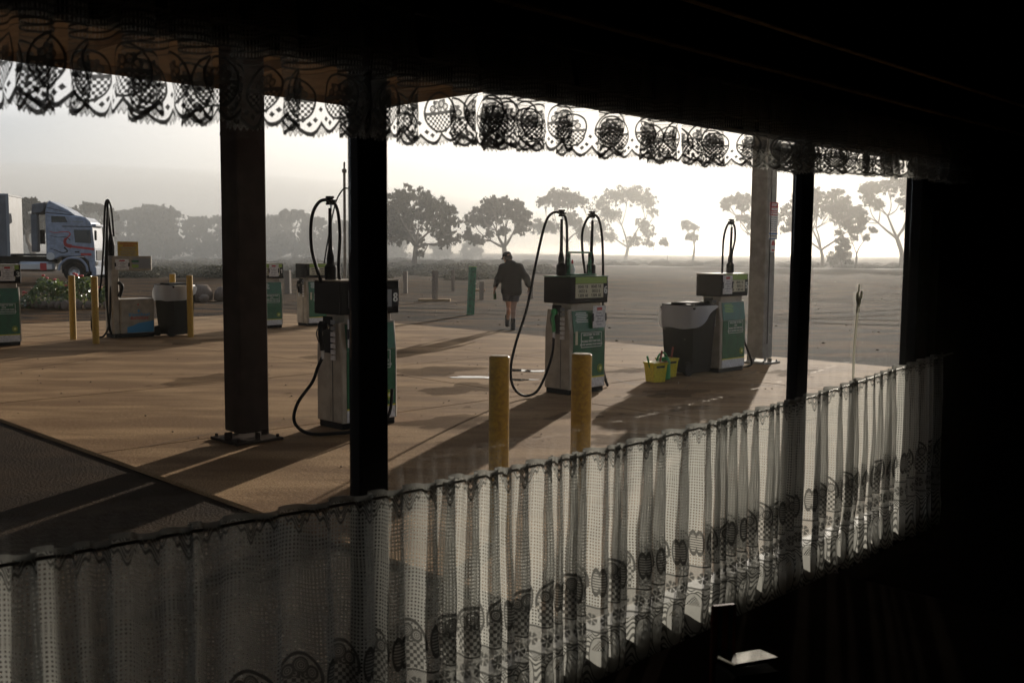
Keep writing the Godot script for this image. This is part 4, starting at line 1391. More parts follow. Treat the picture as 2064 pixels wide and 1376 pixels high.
	for k in 420:
		var dd := r.randf_range(18.0, 50.0)
		var a := r.randf_range(-0.55, 0.5)
		var p := Vector3(sin(a) * dd, 0, -cos(a) * dd)
		var t := C45 * (p.x - p.z)
		var n := -C45 * (p.x + p.z)
		if t < 14.7 and n < 23.6:
			continue
		var q := r.randf_range(0.008, 0.028)
		st.ball(on_ground(p.x, p.z) + Vector3(0, q * 0.3, 0), Vector3(q * 1.3, q * 0.7, q), 3, 6, 0.2, r)
	solo("loose_stones", st, M.rock, "small loose stones scattered over the gravel yard", "gravel", "", "stuff")

func truck() -> void:
	var o := thing("semi_truck", "white cab-over semi truck with red stripes and grey trailer", "truck", on_ground(-21.95, -49.8) + Vector3(0, 0.03, 0), deg_to_rad(12.0))
	var zc := -1.25 # centre line; near side is local z 0
	var P := func(a: Array) -> PackedVector2Array:
		var q := PackedVector2Array()
		for e in a:
			q.append(Vector2(e[0], e[1]))
		return q
	var cab := Geo.new()
	cab.prism(P.call([[-1.24, 1.15], [-0.82, 1.15], [-0.72, 1.2], [-0.55, 1.28], [0.5, 1.28], [0.72, 1.05], [0.78, 0.55], [0.98, 0.42], [1.03, 1.0], [1.02, 1.7], [0.93, 2.8], [0.86, 3.0], [0.62, 3.24], [0.3, 3.3], [-1.24, 3.42]]), -2.5, 0.0, 0.06)
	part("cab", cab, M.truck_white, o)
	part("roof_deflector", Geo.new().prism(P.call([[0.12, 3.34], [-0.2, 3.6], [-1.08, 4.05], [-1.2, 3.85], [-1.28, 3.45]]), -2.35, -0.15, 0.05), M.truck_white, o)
	part("deflector_seam", Geo.new().prism(P.call([[0.0, 3.42], [0.0, 3.44], [-1.2, 3.72], [-1.2, 3.695]]), -2.36, -0.14), M.print_dark, o)
	part("side_extender", Geo.new().prism(P.call([[-1.35, 3.5], [-1.3, 3.95], [-1.85, 3.85], [-1.9, 3.4], [-1.5, 3.42]]), -2.4, -0.1, 0.04), M.trailer_grey, o)
	part("exhaust_stack", Geo.new().box(Vector3(-1.8, 2.45, -0.4), Vector3(0.3, 1.9, 0.5), 0.05), M.trailer_grey, o)
	part("air_cleaner", Geo.new().cyl(Vector3(-1.5, 1.9, -0.5), Vector3(-1.5, 2.6, -0.5), 0.12), M.black_plastic, o)
	part("side_window", Geo.new().prism(P.call([[0.07, 2.62], [0.86, 2.62], [0.88, 1.95], [0.12, 1.99]]), 0.001, 0.008), M.glass_dark, o)
	part("sleeper_window", Geo.new().prism(P.call([[-0.95, 3.28], [-0.32, 3.27], [-0.2, 2.98], [-0.95, 2.97]]), 0.001, 0.008), M.glass_dark, o)
	part("windscreen", Geo.new().box(Vector3(0.985, 2.25, zc), Vector3(0.02, 1.0, 2.1), 0.005), M.glass_dark, o).rotation.z = 0.08
	part("sun_visor", Geo.new().box(Vector3(1.0, 2.86, zc), Vector3(0.2, 0.12, 2.3), 0.02), M.truck_white, o)
	part("trim_line", Geo.new().box(Vector3(0.22, 2.78, 0.004), Vector3(1.38, 0.045, 0.008)), M.print_dark, o)
	part("cab_lettering", Geo.new().box(Vector3(0.28, 3.02, 0.004), Vector3(0.5, 0.06, 0.005)), M.print_grey, o)
	for x in [-0.82, 0.02, 0.93]:
		part("door_seam", Geo.new().box(Vector3(x, 2.0, 0.002), Vector3(0.015, 1.4, 0.005)), M.print_grey, o)
	part("door_handle", Geo.new().box(Vector3(0.2, 1.52, 0.01), Vector3(0.22, 0.07, 0.02), 0.005), M.black_plastic, o)
	part("mirror", Geo.new().box(Vector3(1.12, 2.35, 0.16), Vector3(0.1, 0.5, 0.2), 0.03), M.print_dark, o)
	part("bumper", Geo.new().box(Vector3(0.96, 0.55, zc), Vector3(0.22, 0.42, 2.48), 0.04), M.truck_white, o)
	part("headlight", Geo.new().box(Vector3(1.05, 0.95, -0.3), Vector3(0.08, 0.22, 0.4), 0.02), M.chrome, o)
	part("headlight", Geo.new().box(Vector3(1.05, 0.95, -2.2), Vector3(0.08, 0.22, 0.4), 0.02), M.chrome, o)
	part("step_panel", Geo.new().box(Vector3(0.62, 1.4, 0.003), Vector3(0.5, 0.12, 0.006)), M.print_red, o)
	part("grille_bars", Geo.new().box(Vector3(1.035, 1.35, zc), Vector3(0.04, 0.5, 1.8), 0.01), M.print_dark, o)
	part("wheel_arch", Geo.new().tube(spline([Vector3(-0.68, 0.6, -0.03), Vector3(-0.6, 0.9, -0.03), Vector3(-0.3, 1.16, -0.03), Vector3(0.0, 1.22, -0.03), Vector3(0.35, 1.14, -0.03), Vector3(0.6, 0.85, -0.03), Vector3(0.66, 0.55, -0.03)]), 0.06, 8), M.truck_white, o)
	part("wheel_well", Geo.new().box(Vector3(0, 0.85, -0.55), Vector3(1.2, 0.8, 0.5)), M.print_dark, o)
	# painted stripes, thin film on the side of the cab
	var stripe := func(nm: String, pts: Array, wd: Array, m: Material) -> void:
		var q := Geo.new()
		var l: Array = []
		for e in pts:
			l.append(Vector3(e[0], e[1], 0.005))
		l = spline(l, 5)
		var top := PackedVector2Array()
		var bot := PackedVector2Array()
		for i in l.size():
			var dd: Vector3 = (l[mini(i + 1, l.size() - 1)] - l[maxi(i - 1, 0)]).normalized()
			var w: float = lerpf(wd[0], wd[1], float(i) / l.size()) * 0.5
			top.append(Vector2(l[i].x - dd.y * w, l[i].y + dd.x * w))
			bot.append(Vector2(l[i].x + dd.y * w, l[i].y - dd.x * w))
		for i in l.size() - 1:
			q.poly([Vector3(top[i].x, top[i].y, 0.006), Vector3(top[i + 1].x, top[i + 1].y, 0.006), Vector3(bot[i + 1].x, bot[i + 1].y, 0.006), Vector3(bot[i].x, bot[i].y, 0.006)], Vector3(0, 0, 1))
		part(nm, q, m, o)
	stripe.call("red_stripe", [[-1.05, 2.53], [-0.8, 2.46], [-0.45, 2.51], [-0.18, 2.5], [-0.1, 2.38], [-0.25, 2.2], [-0.36, 2.0], [-0.28, 1.84], [0.1, 1.77], [0.5, 1.72], [1.0, 1.66]], [0.02, 0.12], M.print_red)
	stripe.call("red_stripe", [[-0.3, 2.2], [-0.36, 2.05], [-0.3, 1.86], [-0.05, 1.79]], [0.1, 0.2], M.print_red)
	stripe.call("dark_stripe", [[-1.05, 2.32], [-0.7, 2.24], [-0.3, 2.25], [-0.1, 2.1]], [0.015, 0.05], M.print_dark)
	stripe.call("dark_stripe", [[-1.05, 1.68], [-0.8, 1.6], [-0.5, 1.48], [-0.25, 1.55], [-0.4, 1.75]], [0.015, 0.09], M.print_dark)
	# chassis, tank, wheels
	part("chassis", Geo.new().box(Vector3(-4.2, 1.1, zc), Vector3(6.6, 0.35, 1.1), 0.02), M.print_dark, o)
	part("fuel_tank", Geo.new().box(Vector3(-1.75, 0.78, -0.35), Vector3(1.7, 0.5, 0.6), 0.12), M.silver, o)
	part("tank_strap", Geo.new().box(Vector3(-1.4, 0.78, -0.05), Vector3(0.3, 0.36, 0.02)), M.print_red, o)
	part("deck", Geo.new().box(Vector3(-2.3, 1.36, zc), Vector3(2.1, 0.1, 2.2), 0.02), M.print_dark, o)
	part("air_tank", Geo.new().cyl(Vector3(-1.04, 1.3, -0.3), Vector3(-1.04, 1.3, 0.02), 0.19, -1, 18), M.silver, o)
	for w in [[0.0, -0.32], [0.0, -2.18], [-3.5, -0.38], [-3.5, -2.1], [-4.85, -0.38], [-4.85, -2.1]]:
		var wn := Node3D.new()
		put(wn, "wheel", o)
		wn.position = Vector3(w[0], 0.5, w[1])
		var tb := Geo.new()
		tb.xf = Transform3D(Basis(Vector3.RIGHT, PI / 2), Vector3.ZERO)
		tb.lathe([Vector2(0.27, -0.15), Vector2(0.46, -0.15), Vector2(0.5, -0.11), Vector2(0.5, 0.11), Vector2(0.46, 0.15), Vector2(0.27, 0.15)], Vector3.ZERO, 28)
		part("tyre", tb, M.rubber, wn)
		var rm := Geo.new()
		rm.xf = Transform3D(Basis(Vector3.RIGHT, PI / 2), Vector3.ZERO)
		rm.lathe([Vector2(0.0, 0.12), Vector2(0.1, 0.12), Vector2(0.14, 0.04), Vector2(0.24, 0.06), Vector2(0.28, 0.14)], Vector3.ZERO, 24)
		rm.lathe([Vector2(0.27, -0.14), Vector2(0.0, -0.1)], Vector3.ZERO, 24)
		part("rim", rm, M.silver, wn)
	var tr := thing("trailer", "long grey box trailer coupled behind the white truck", "trailer", o.position, o.rotation.y)
	part("box_body", Geo.new().box(Vector3(-8.9, 2.78, zc), Vector3(12.0, 3.05, 2.5), 0.04), M.trailer_grey, tr)
	part("top_rail", Geo.new().box(Vector3(-8.9, 4.28, zc), Vector3(12.04, 0.12, 2.54), 0.02), M.print_grey, tr)
	part("corner_post", Geo.new().box(Vector3(-2.94, 2.78, 0.0), Vector3(0.14, 3.0, 0.06), 0.01), M.print_grey, tr)
	part("under_frame", Geo.new().box(Vector3(-8.9, 1.1, zc), Vector3(11.6, 0.3, 1.0), 0.02), M.print_dark, tr)
	part("side_skirt", Geo.new().box(Vector3(-8.0, 0.95, -0.1), Vector3(5.0, 0.5, 0.06), 0.01), M.print_dark, tr)

# ---------------------------------------------------------------- trees
func grow(o: Node3D, clumps: Array, sc: float, fork: Vector2, trunk_r: float, sd: int, leaf_n: int, leaf_s: float, tone: Color) -> void:
	var r := RandomNumberGenerator.new()
	r.seed = sd
	var fk := Vector3(fork.x * sc, fork.y * sc, 0)
	var wood := Geo.new()
	wood.tube(spline([Vector3(0, -0.2, 0), Vector3(fk.x * 0.3 + trunk_r * 0.4, fk.y * 0.5, 0), fk], 4), [trunk_r * 1.25, trunk_r * 1.1, trunk_r * 1.0, trunk_r * 0.95, trunk_r * 0.9, trunk_r * 0.88, trunk_r * 0.85, trunk_r * 0.82, trunk_r * 0.8], 8)
	var lv := Geo.new()
	var total := 0.0
	for c in clumps:
		total += c[2] * c[2]
	var spread := 0.0
	for c in clumps:
		spread = maxf(spread, absf(c[0]))
	# a few main limbs, each dividing towards its own clumps
	var order := clumps.duplicate()
	order.sort_custom(func(p, q): return atan2(p[0] - fork.x, p[1] - fork.y) < atan2(q[0] - fork.x, q[1] - fork.y))
	var limbs := clampi(int(clumps.size() / 3.5), 2, 5)
	var knee: Array = []
	for l in limbs:
		var mean := Vector3.ZERO
		var cnt := 0
		for i in order.size():
			if i * limbs / order.size() == l:
				mean += Vector3(order[i][0], order[i][1], 0) * sc
				cnt += 1
		mean /= cnt
		mean = fk.lerp(mean, 0.5) + Vector3(0, 0, r.randfn()) * (mean - fk).length() * 0.3
		knee.append(mean)
		wood.tube(spline([fk, fk.lerp(mean, 0.5) + Vector3(r.randfn(), r.randfn(), r.randfn()) * 0.08, mean], 4), [trunk_r * 0.62, trunk_r * 0.58, trunk_r * 0.54, trunk_r * 0.5, trunk_r * 0.46, trunk_r * 0.42, trunk_r * 0.38, trunk_r * 0.35, trunk_r * 0.33], 6)
	for i in order.size():
		var c: Array = order[i]
		var rad: float = c[2] * sc * 1.04
		var depth := sqrt(maxf(0.0, 1.0 - pow(c[0] / (spread * 1.05), 2.0))) * spread * sc * 0.75
		var ctr := Vector3(c[0] * sc, c[1] * sc, r.randf_range(-1, 1) * depth)
		var from: Vector3 = knee[i * limbs / order.size()]
		var mid := from.lerp(ctr, 0.5) + Vector3(r.randfn(), r.randfn() - 0.5, r.randfn()) * (ctr - from).length() * 0.1
		var br := trunk_r * 0.27
		var path := spline([from, mid, ctr], 4)
		var rr: Array = []
		for k in path.size():
			rr.append(lerpf(br, br * 0.3, float(k) / path.size()))
		wood.tube(path, rr, 5)
		for k in 6:
			var e := ctr + Vector3(r.randfn(), r.randfn() * 0.7 + 0.2, r.randfn()).normalized() * rad * 0.85
			wood.tube([path[path.size() - 4], ctr.lerp(e, 0.35), e], [br * 0.4, br * 0.25, br * 0.1], 4, false)
		var shade := r.randf_range(0.72, 1.25)
		var hue := r.randf_range(-0.08, 0.1)
		# each clump is a handful of sprays, thin between them
		var sprays := 22 + int(rad * 14.0)
		var m := int(leaf_n * c[2] * c[2] / total / sprays)
		for q in sprays:
			var d := Vector3(r.randfn(), r.randfn() * 0.85 + 0.25, r.randfn()).normalized()
			var sc0 := ctr + d * rad * pow(r.randf(), 0.4) * Vector3(1.05, 0.8, 1.0)
			var sr := rad * r.randf_range(0.2, 0.36)
			if r.randf() < 0.22: # ragged outer sprays
				sc0 = ctr + d * rad * r.randf_range(1.05, 1.3) * Vector3(1.0, 0.85, 1.0)
				sr = rad * r.randf_range(0.1, 0.2)
			for k in m:
				var w := Vector3(r.randfn(), r.randfn() * 0.7, r.randfn()) * sr * 0.55
				var a := Vector3(r.randfn() * 0.6, -1.0 + r.randfn() * 0.5, r.randfn() * 0.6).normalized()
				var b := a.cross(Vector3(r.randfn(), r.randfn(), r.randfn())).normalized()
				var s := leaf_s * r.randf_range(0.6, 1.3)
				var f := shade * r.randf_range(0.85, 1.15)
				lv.tint = Color(tone.r * f * (1.0 + hue), tone.g * f, tone.b * f * (1.0 - hue))
				lv.leaf(sc0 + w, a * s, b * s * 0.45, (b.cross(a) + d * 0.6).normalized())
	part("trunk", wood, M.bark, o)
	part("crown", lv, M.leaves, o, true)

func tree(label: String, category: String, x: float, dist: float, clumps: Array, fork: Vector2, trunk_r: float, sd: int, leaf_n: int, leaf_s: float, tone := Color(0.06, 0.062, 0.036), group := "") -> Node3D:
	# x: metres to the right at that distance
	var o := thing("tree" if category == "tree" else "shrub", label, category, on_ground(x, -dist), 0.0, group)
	grow(o, clumps, dist / 2007.0, fork, trunk_r, sd, leaf_n, leaf_s, tone)
	return o

func trees() -> void:
	tree("dense dark round eucalypt right of the thick window mullion", "tree", -8.4, 84.0, [[-40, 100, 28], [-30, 130, 24], [-5, 143, 22], [15, 146, 20], [38, 130, 22], [58, 118, 22], [70, 98, 22], [52, 84, 20], [0, 108, 26], [-22, 86, 22], [-32, 62, 18], [-10, 72, 20], [6, 52, 12], [78, 64, 14], [60, 56, 12], [66, 74, 14], [20, 32, 8], [-45, 76, 16], [-55, 115, 14], [28, 104, 16]], Vector2(6, 48), 0.24, 1, 15000, 0.15)
	tree("umbrella-shaped eucalypt above the walking man's head", "tree", -0.9, 94.0, [[-63, 94, 15], [-43, 110, 18], [-22, 122, 18], [-1, 126, 18], [20, 120, 18], [36, 106, 17], [40, 86, 15], [33, 74, 11], [-16, 104, 15], [-29, 68, 9], [-2, 72, 11], [-71, 66, 11], [-58, 57, 12], [-47, 54, 9], [8, 108, 13], [-40, 92, 12], [22, 98, 8]], Vector2(2, 42), 0.26, 2, 12000, 0.15)
	tree("hazy two-storied eucalypt left of pump 6 masts", "tree", 7.6, 140.0, [[-45, 122, 13], [-28, 130, 15], [-8, 135, 15], [12, 130, 14], [28, 120, 12], [-20, 116, 12], [5, 118, 12], [-60, 72, 16], [-35, 70, 15], [5, 88, 14], [20, 78, 12], [30, 60, 14], [40, 54, 12]], Vector2(0, 40), 0.25, 3, 9000, 0.19)
	tree("palest broad eucalypt in the glare right of pump 6", "tree", 20.8, 185.0, [[-50, 112, 18], [-25, 126, 18], [0, 132, 20], [25, 126, 20], [45, 116, 16], [55, 98, 10], [-40, 90, 16], [-55, 68, 16], [-20, 94, 14], [45, 58, 14], [30, 74, 12], [-60, 42, 16], [-30, 48, 16], [45, 34, 12], [20, 40, 15]], Vector2(6, 28), 0.35, 4, 9000, 0.24)
	tree("lone small two-tufted tree in the bright glare", "tree", 33.3, 185.0, [[-8, 70, 11], [-15, 76, 8], [4, 68, 8], [-4, 50, 10], [0, 46, 8]], Vector2(4, 26), 0.26, 5, 2500, 0.22)
	tree("tiny thin sapling left of the two-tufted tree", "tree", 29.4, 190.0, [[-6, 40, 7], [-2, 34, 6], [-12, 36, 5]], Vector2(0, 14), 0.12, 6, 1200, 0.22)
	tree("hazy arching eucalypt behind the grey column", "tree", 34.5, 135.0, [[-90, 112, 7], [-78, 124, 11], [-62, 130, 13], [-45, 133, 13], [-28, 128, 13], [-60, 113, 10], [-38, 95, 12], [-46, 78, 10], [-25, 84, 12], [0, 108, 16], [10, 132, 14], [-5, 90, 12], [-38, 62, 8]], Vector2(-10, 26), 0.28, 7, 8000, 0.18)
	tree("broad dark-topped eucalypt behind the second mullion", "tree", 36.6, 118.0, [[-75, 108, 16], [-65, 90, 13], [-55, 126, 18], [-30, 137, 20], [-5, 142, 22], [20, 135, 22], [45, 118, 20], [60, 110, 16], [74, 106, 14], [-20, 110, 20], [10, 112, 20], [35, 97, 16], [55, 86, 13], [-60, 75, 12], [-80, 72, 10], [-38, 90, 10]], Vector2(-3, 34), 0.24, 8, 12000, 0.16)
	tree("sparse slender tree right of the second mullion", "tree", 37.1, 108.0, [[-25, 52, 11], [-10, 74, 10], [10, 80, 9], [20, 60, 7], [26, 75, 7], [5, 94, 10], [-20, 85, 10], [-34, 70, 7], [0, 60, 7]], Vector2(2, 28), 0.14, 9, 4500, 0.14)
	tree("bushy dark shrub beside the second mullion", "shrub", 36.6, 111.0, [[-10, 20, 15], [8, 25, 13], [-5, 38, 11], [10, 40, 7], [-18, 12, 10], [14, 10, 10]], Vector2(0, 8), 0.1, 10, 3200, 0.14)
	tree("tall forked eucalypt at the right end of the window", "tree", 47.6, 122.0, [[-82, 148, 16], [-72, 124, 15], [-85, 108, 11], [-55, 158, 20], [-30, 163, 20], [0, 168, 22], [30, 163, 22], [-10, 132, 8], [8, 122, 12], [-60, 138, 12], [35, 130, 18], [50, 110, 16], [25, 90, 9], [-76, 92, 6], [14, 148, 14], [58, 140, 18]], Vector2(-12, 58), 0.3, 11, 13000, 0.17)
	tree("dark tree standing between the trailer and the cab", "tree", -36.5, 76.0, [[-25, 112, 16], [0, 122, 19], [16, 118, 15], [-10, 95, 19], [15, 95, 17], [20, 80, 12], [-25, 80, 13], [-40, 100, 14], [-4, 80, 12]], Vector2(-6, 44), 0.24, 12, 7500, 0.16)
	var ub := tree("umbrella tree rising behind the truck's cab", "tree", -46.0, 110.0, [[-38, 110, 12], [-20, 118, 13], [0, 120, 14], [20, 116, 13], [36, 108, 11], [43, 97, 9], [20, 93, 10], [-25, 92, 11], [-45, 90, 10], [0, 70, 16], [-20, 50, 18], [30, 60, 16]], Vector2(-4, 36), 0.24, 13, 8000, 0.19)
	ub.scale = Vector3.ONE * 0.9
	# the tree belt behind the truck: two models, copied
	var belt := "hazy trees of the far belt beyond the truck"
	var lab := "hazy tree of the far belt between the truck and pump 8"
	var a := tree(lab, "tree", -50.0, 130.0, [[-34, 84, 14], [-18, 96, 15], [0, 100, 16], [18, 96, 15], [34, 84, 14], [-36, 62, 15], [-12, 70, 18], [14, 66, 18], [36, 58, 15], [-24, 42, 18], [0, 40, 18], [26, 38, 18], [-38, 24, 14], [-10, 20, 16], [14, 18, 16], [38, 22, 14]], Vector2(0, 24), 0.3, 14, 9000, 0.22, Color(0.06, 0.062, 0.036), belt)
	var b := tree(lab, "tree", -29.0, 132.0, [[-30, 96, 12], [-14, 104, 13], [2, 107, 14], [18, 103, 13], [32, 94, 11], [-2, 94, 9], [-34, 52, 15], [-16, 56, 12], [22, 56, 13], [36, 48, 14], [-24, 30, 18], [4, 32, 16], [28, 26, 18]], Vector2(0, 50), 0.26, 15, 7000, 0.22, Color(0.06, 0.062, 0.036), belt)
	a.scale = Vector3.ONE * 0.9
	b.scale = Vector3.ONE * 0.88
	var r := RandomNumberGenerator.new()
	r.seed = 8
	for s in [[-53.5, 128, 1.12, 0], [-47.0, 131, 1.14, 0], [-44.5, 127, 1.05, 0], [-42.0, 133, 0.92, 0], [-39.5, 136, 0.9, 1], [-37.0, 130, 0.88, 0], [-34.5, 134, 0.9, 0], [-32.0, 136, 0.98, 0], [-26.0, 133, 0.92, 0], [-23.5, 138, 0.88, 0], [-21.0, 140, 0.78, 1], [-57.5, 130, 1.0, 1], [-62.0, 126, 1.05, 0], [-18.0, 150, 0.8, 0], [-12.0, 165, 0.75, 1], [-7.0, 170, 0.7, 0]]:
		var c: Node3D = (b if s[3] else a).duplicate()
		c.name = numbered("tree")
		add_child(c, true)
		c.position = on_ground(s[0], -s[1])
		c.rotation.y = r.randf() * TAU
		c.scale = Vector3.ONE * s[2] * 0.88
	var row: Array = []
	for c in get_children():
		if c.get_meta("group", "") == belt:
			row.append(c)
	row.sort_custom(func(p, q): return p.position.x / p.position.z > q.position.x / q.position.z)
	for k in row.size():
		row[k].set_meta("label", "hazy far-belt tree behind the pumps, %s from the left picture edge" % ordinal(k))
	# low scrub over the plain
	var sb := Geo.new()
	for k in 620:
		var d := Vector3(r.randfn(), absf(r.randfn()), r.randfn()).normalized()
		var p := d * Vector3(1.0, 0.75, 1.0) * pow(r.randf(), 0.35)
		var e := Vector3(r.randfn(), r.randfn(), r.randfn()).normalized()
		var q := e.cross(Vector3(r.randfn(), r.randfn(), r.randfn())).normalized()
		var f := r.randf_range(0.7, 1.3)
		sb.tint = Color(0.06 * f, 0.056 * f, 0.034 * f)
		sb.leaf(p, e * 0.1, q * 0.05, (d + e.cross(q) * 0.5).normalized())
	var mm := MultiMesh.new()
	mm.transform_format = MultiMesh.TRANSFORM_3D
	mm.mesh = sb.done(M.leaves, true)
	var place: Array = []
	for k in 1500:
		var dd := 62.0 + 130.0 * pow(r.randf(), 1.3)
		var an := r.randf_range(-0.62, 0.56)
		var p := Vector3(sin(an) * dd, 0, -cos(an) * dd)
		if an > 0.02 and dd < 112.0:
			continue
		if an < -0.4 and dd < 75.0:
			continue
		var s := r.randf_range(0.35, 1.0) * (1.0 if an < 0.0 else 0.7)
		place.append(Transform3D(Basis(Vector3.UP, r.randf() * TAU).scaled(Vector3(s * 1.5, s * r.randf_range(0.6, 1.1), s * 1.3)), on_ground(p.x, p.z) - Vector3(0, 0.05, 0)))
	for q in [[-5.5, 72, 1.2], [-3.8, 70, 1.5], [-2.4, 69, 1.6], [-1.2, 71, 1.3], [-0.4, 73, 1.1], [1.8, 76, 1.2], [-7.4, 80, 0.9], [2.4, 74, 1.3]]:
		place.append(Transform3D(Basis.from_scale(Vector3(q[2], q[2] * 0.75, q[2])), on_ground(q[0], -q[1])))
	mm.instance_count = place.size()
	for k in place.size():
		mm.set_instance_transform(k, place[k])
	var mi := MultiMeshInstance3D.new()
	mi.multimesh = mm
	mi.name = "scrub"
	add_child(mi)
	tag(mi, "low grey green scrub covering the far plain", "scrub", "", "stuff")
	# airborne dust hanging over the far plain
	dust("dust_haze", Vector3(0, 6.5, -150.0), Vector3(700.0, 15.0, 105.0), 0.0038)
	dust("dust_haze", Vector3(-75, 0.0, -150.0), Vector3(190.0, 28.0, 100.0), 0.0115, true)
	dust("dust_haze", Vector3(0, 4.4, -76.0), Vector3(500.0, 10.0, 42.0), 0.0075)

func dust(called: String, c: Vector3, size: Vector3, density: float, rounded := false) -> void:
	var f := FogVolume.new()
	f.shape = RenderingServer.FOG_VOLUME_SHAPE_ELLIPSOID if rounded else RenderingServer.FOG_VOLUME_SHAPE_BOX
	f.size = size
	f.position = c
	var m := FogMaterial.new()
	m.albedo = Color(0.97, 0.955, 0.925)
	m.density = density
	f.material = m
	f.name = numbered(called)
	add_child(f, true)
	tag(f, "pale dusty haze hanging over the far plain", "haze", "", "stuff")

# ---------------------------------------------------------------- the man
func hand(g: Geo, wrist: Vector3, down: Vector3, palm_to: Vector3, thumb_side: Vector3, curl: float) -> void:
	var b: Array = []
	var knuckle := wrist + down * 0.085
	for k in 4:
		var off := thumb_side * (0.03 - 0.02 * k)
		b.append([wrist + off * 0.5, knuckle + off, 0.017, 0.011])
		var l: float = [0.072, 0.08, 0.074, 0.058][k]
		var d1 := (down * cos(curl) + palm_to * sin(curl)).normalized()
		var d2 := (down * cos(curl * 2.2) + palm_to * sin(curl * 2.2)).normalized()
		var j := knuckle + off + d1 * l * 0.5
		b.append([knuckle + off, j, 0.0105, 0.0095])
		b.append([j, j + d2 * l * 0.5, 0.0095, 0.0078])
	var t0 := wrist + down * 0.025 + thumb_side * 0.026
	var t1 := t0 + (down * 0.7 + thumb_side * 0.6 + palm_to * 0.4).normalized() * 0.042
	b.append([t0, t1, 0.014, 0.011])
	b.append([t1, t1 + (down * 0.8 + palm_to * 0.7).normalized() * 0.032, 0.011, 0.008])
	b.append([wrist - down * 0.07, wrist, 0.03, 0.024])
	capsules(g, b, 0.0045, 0.008)

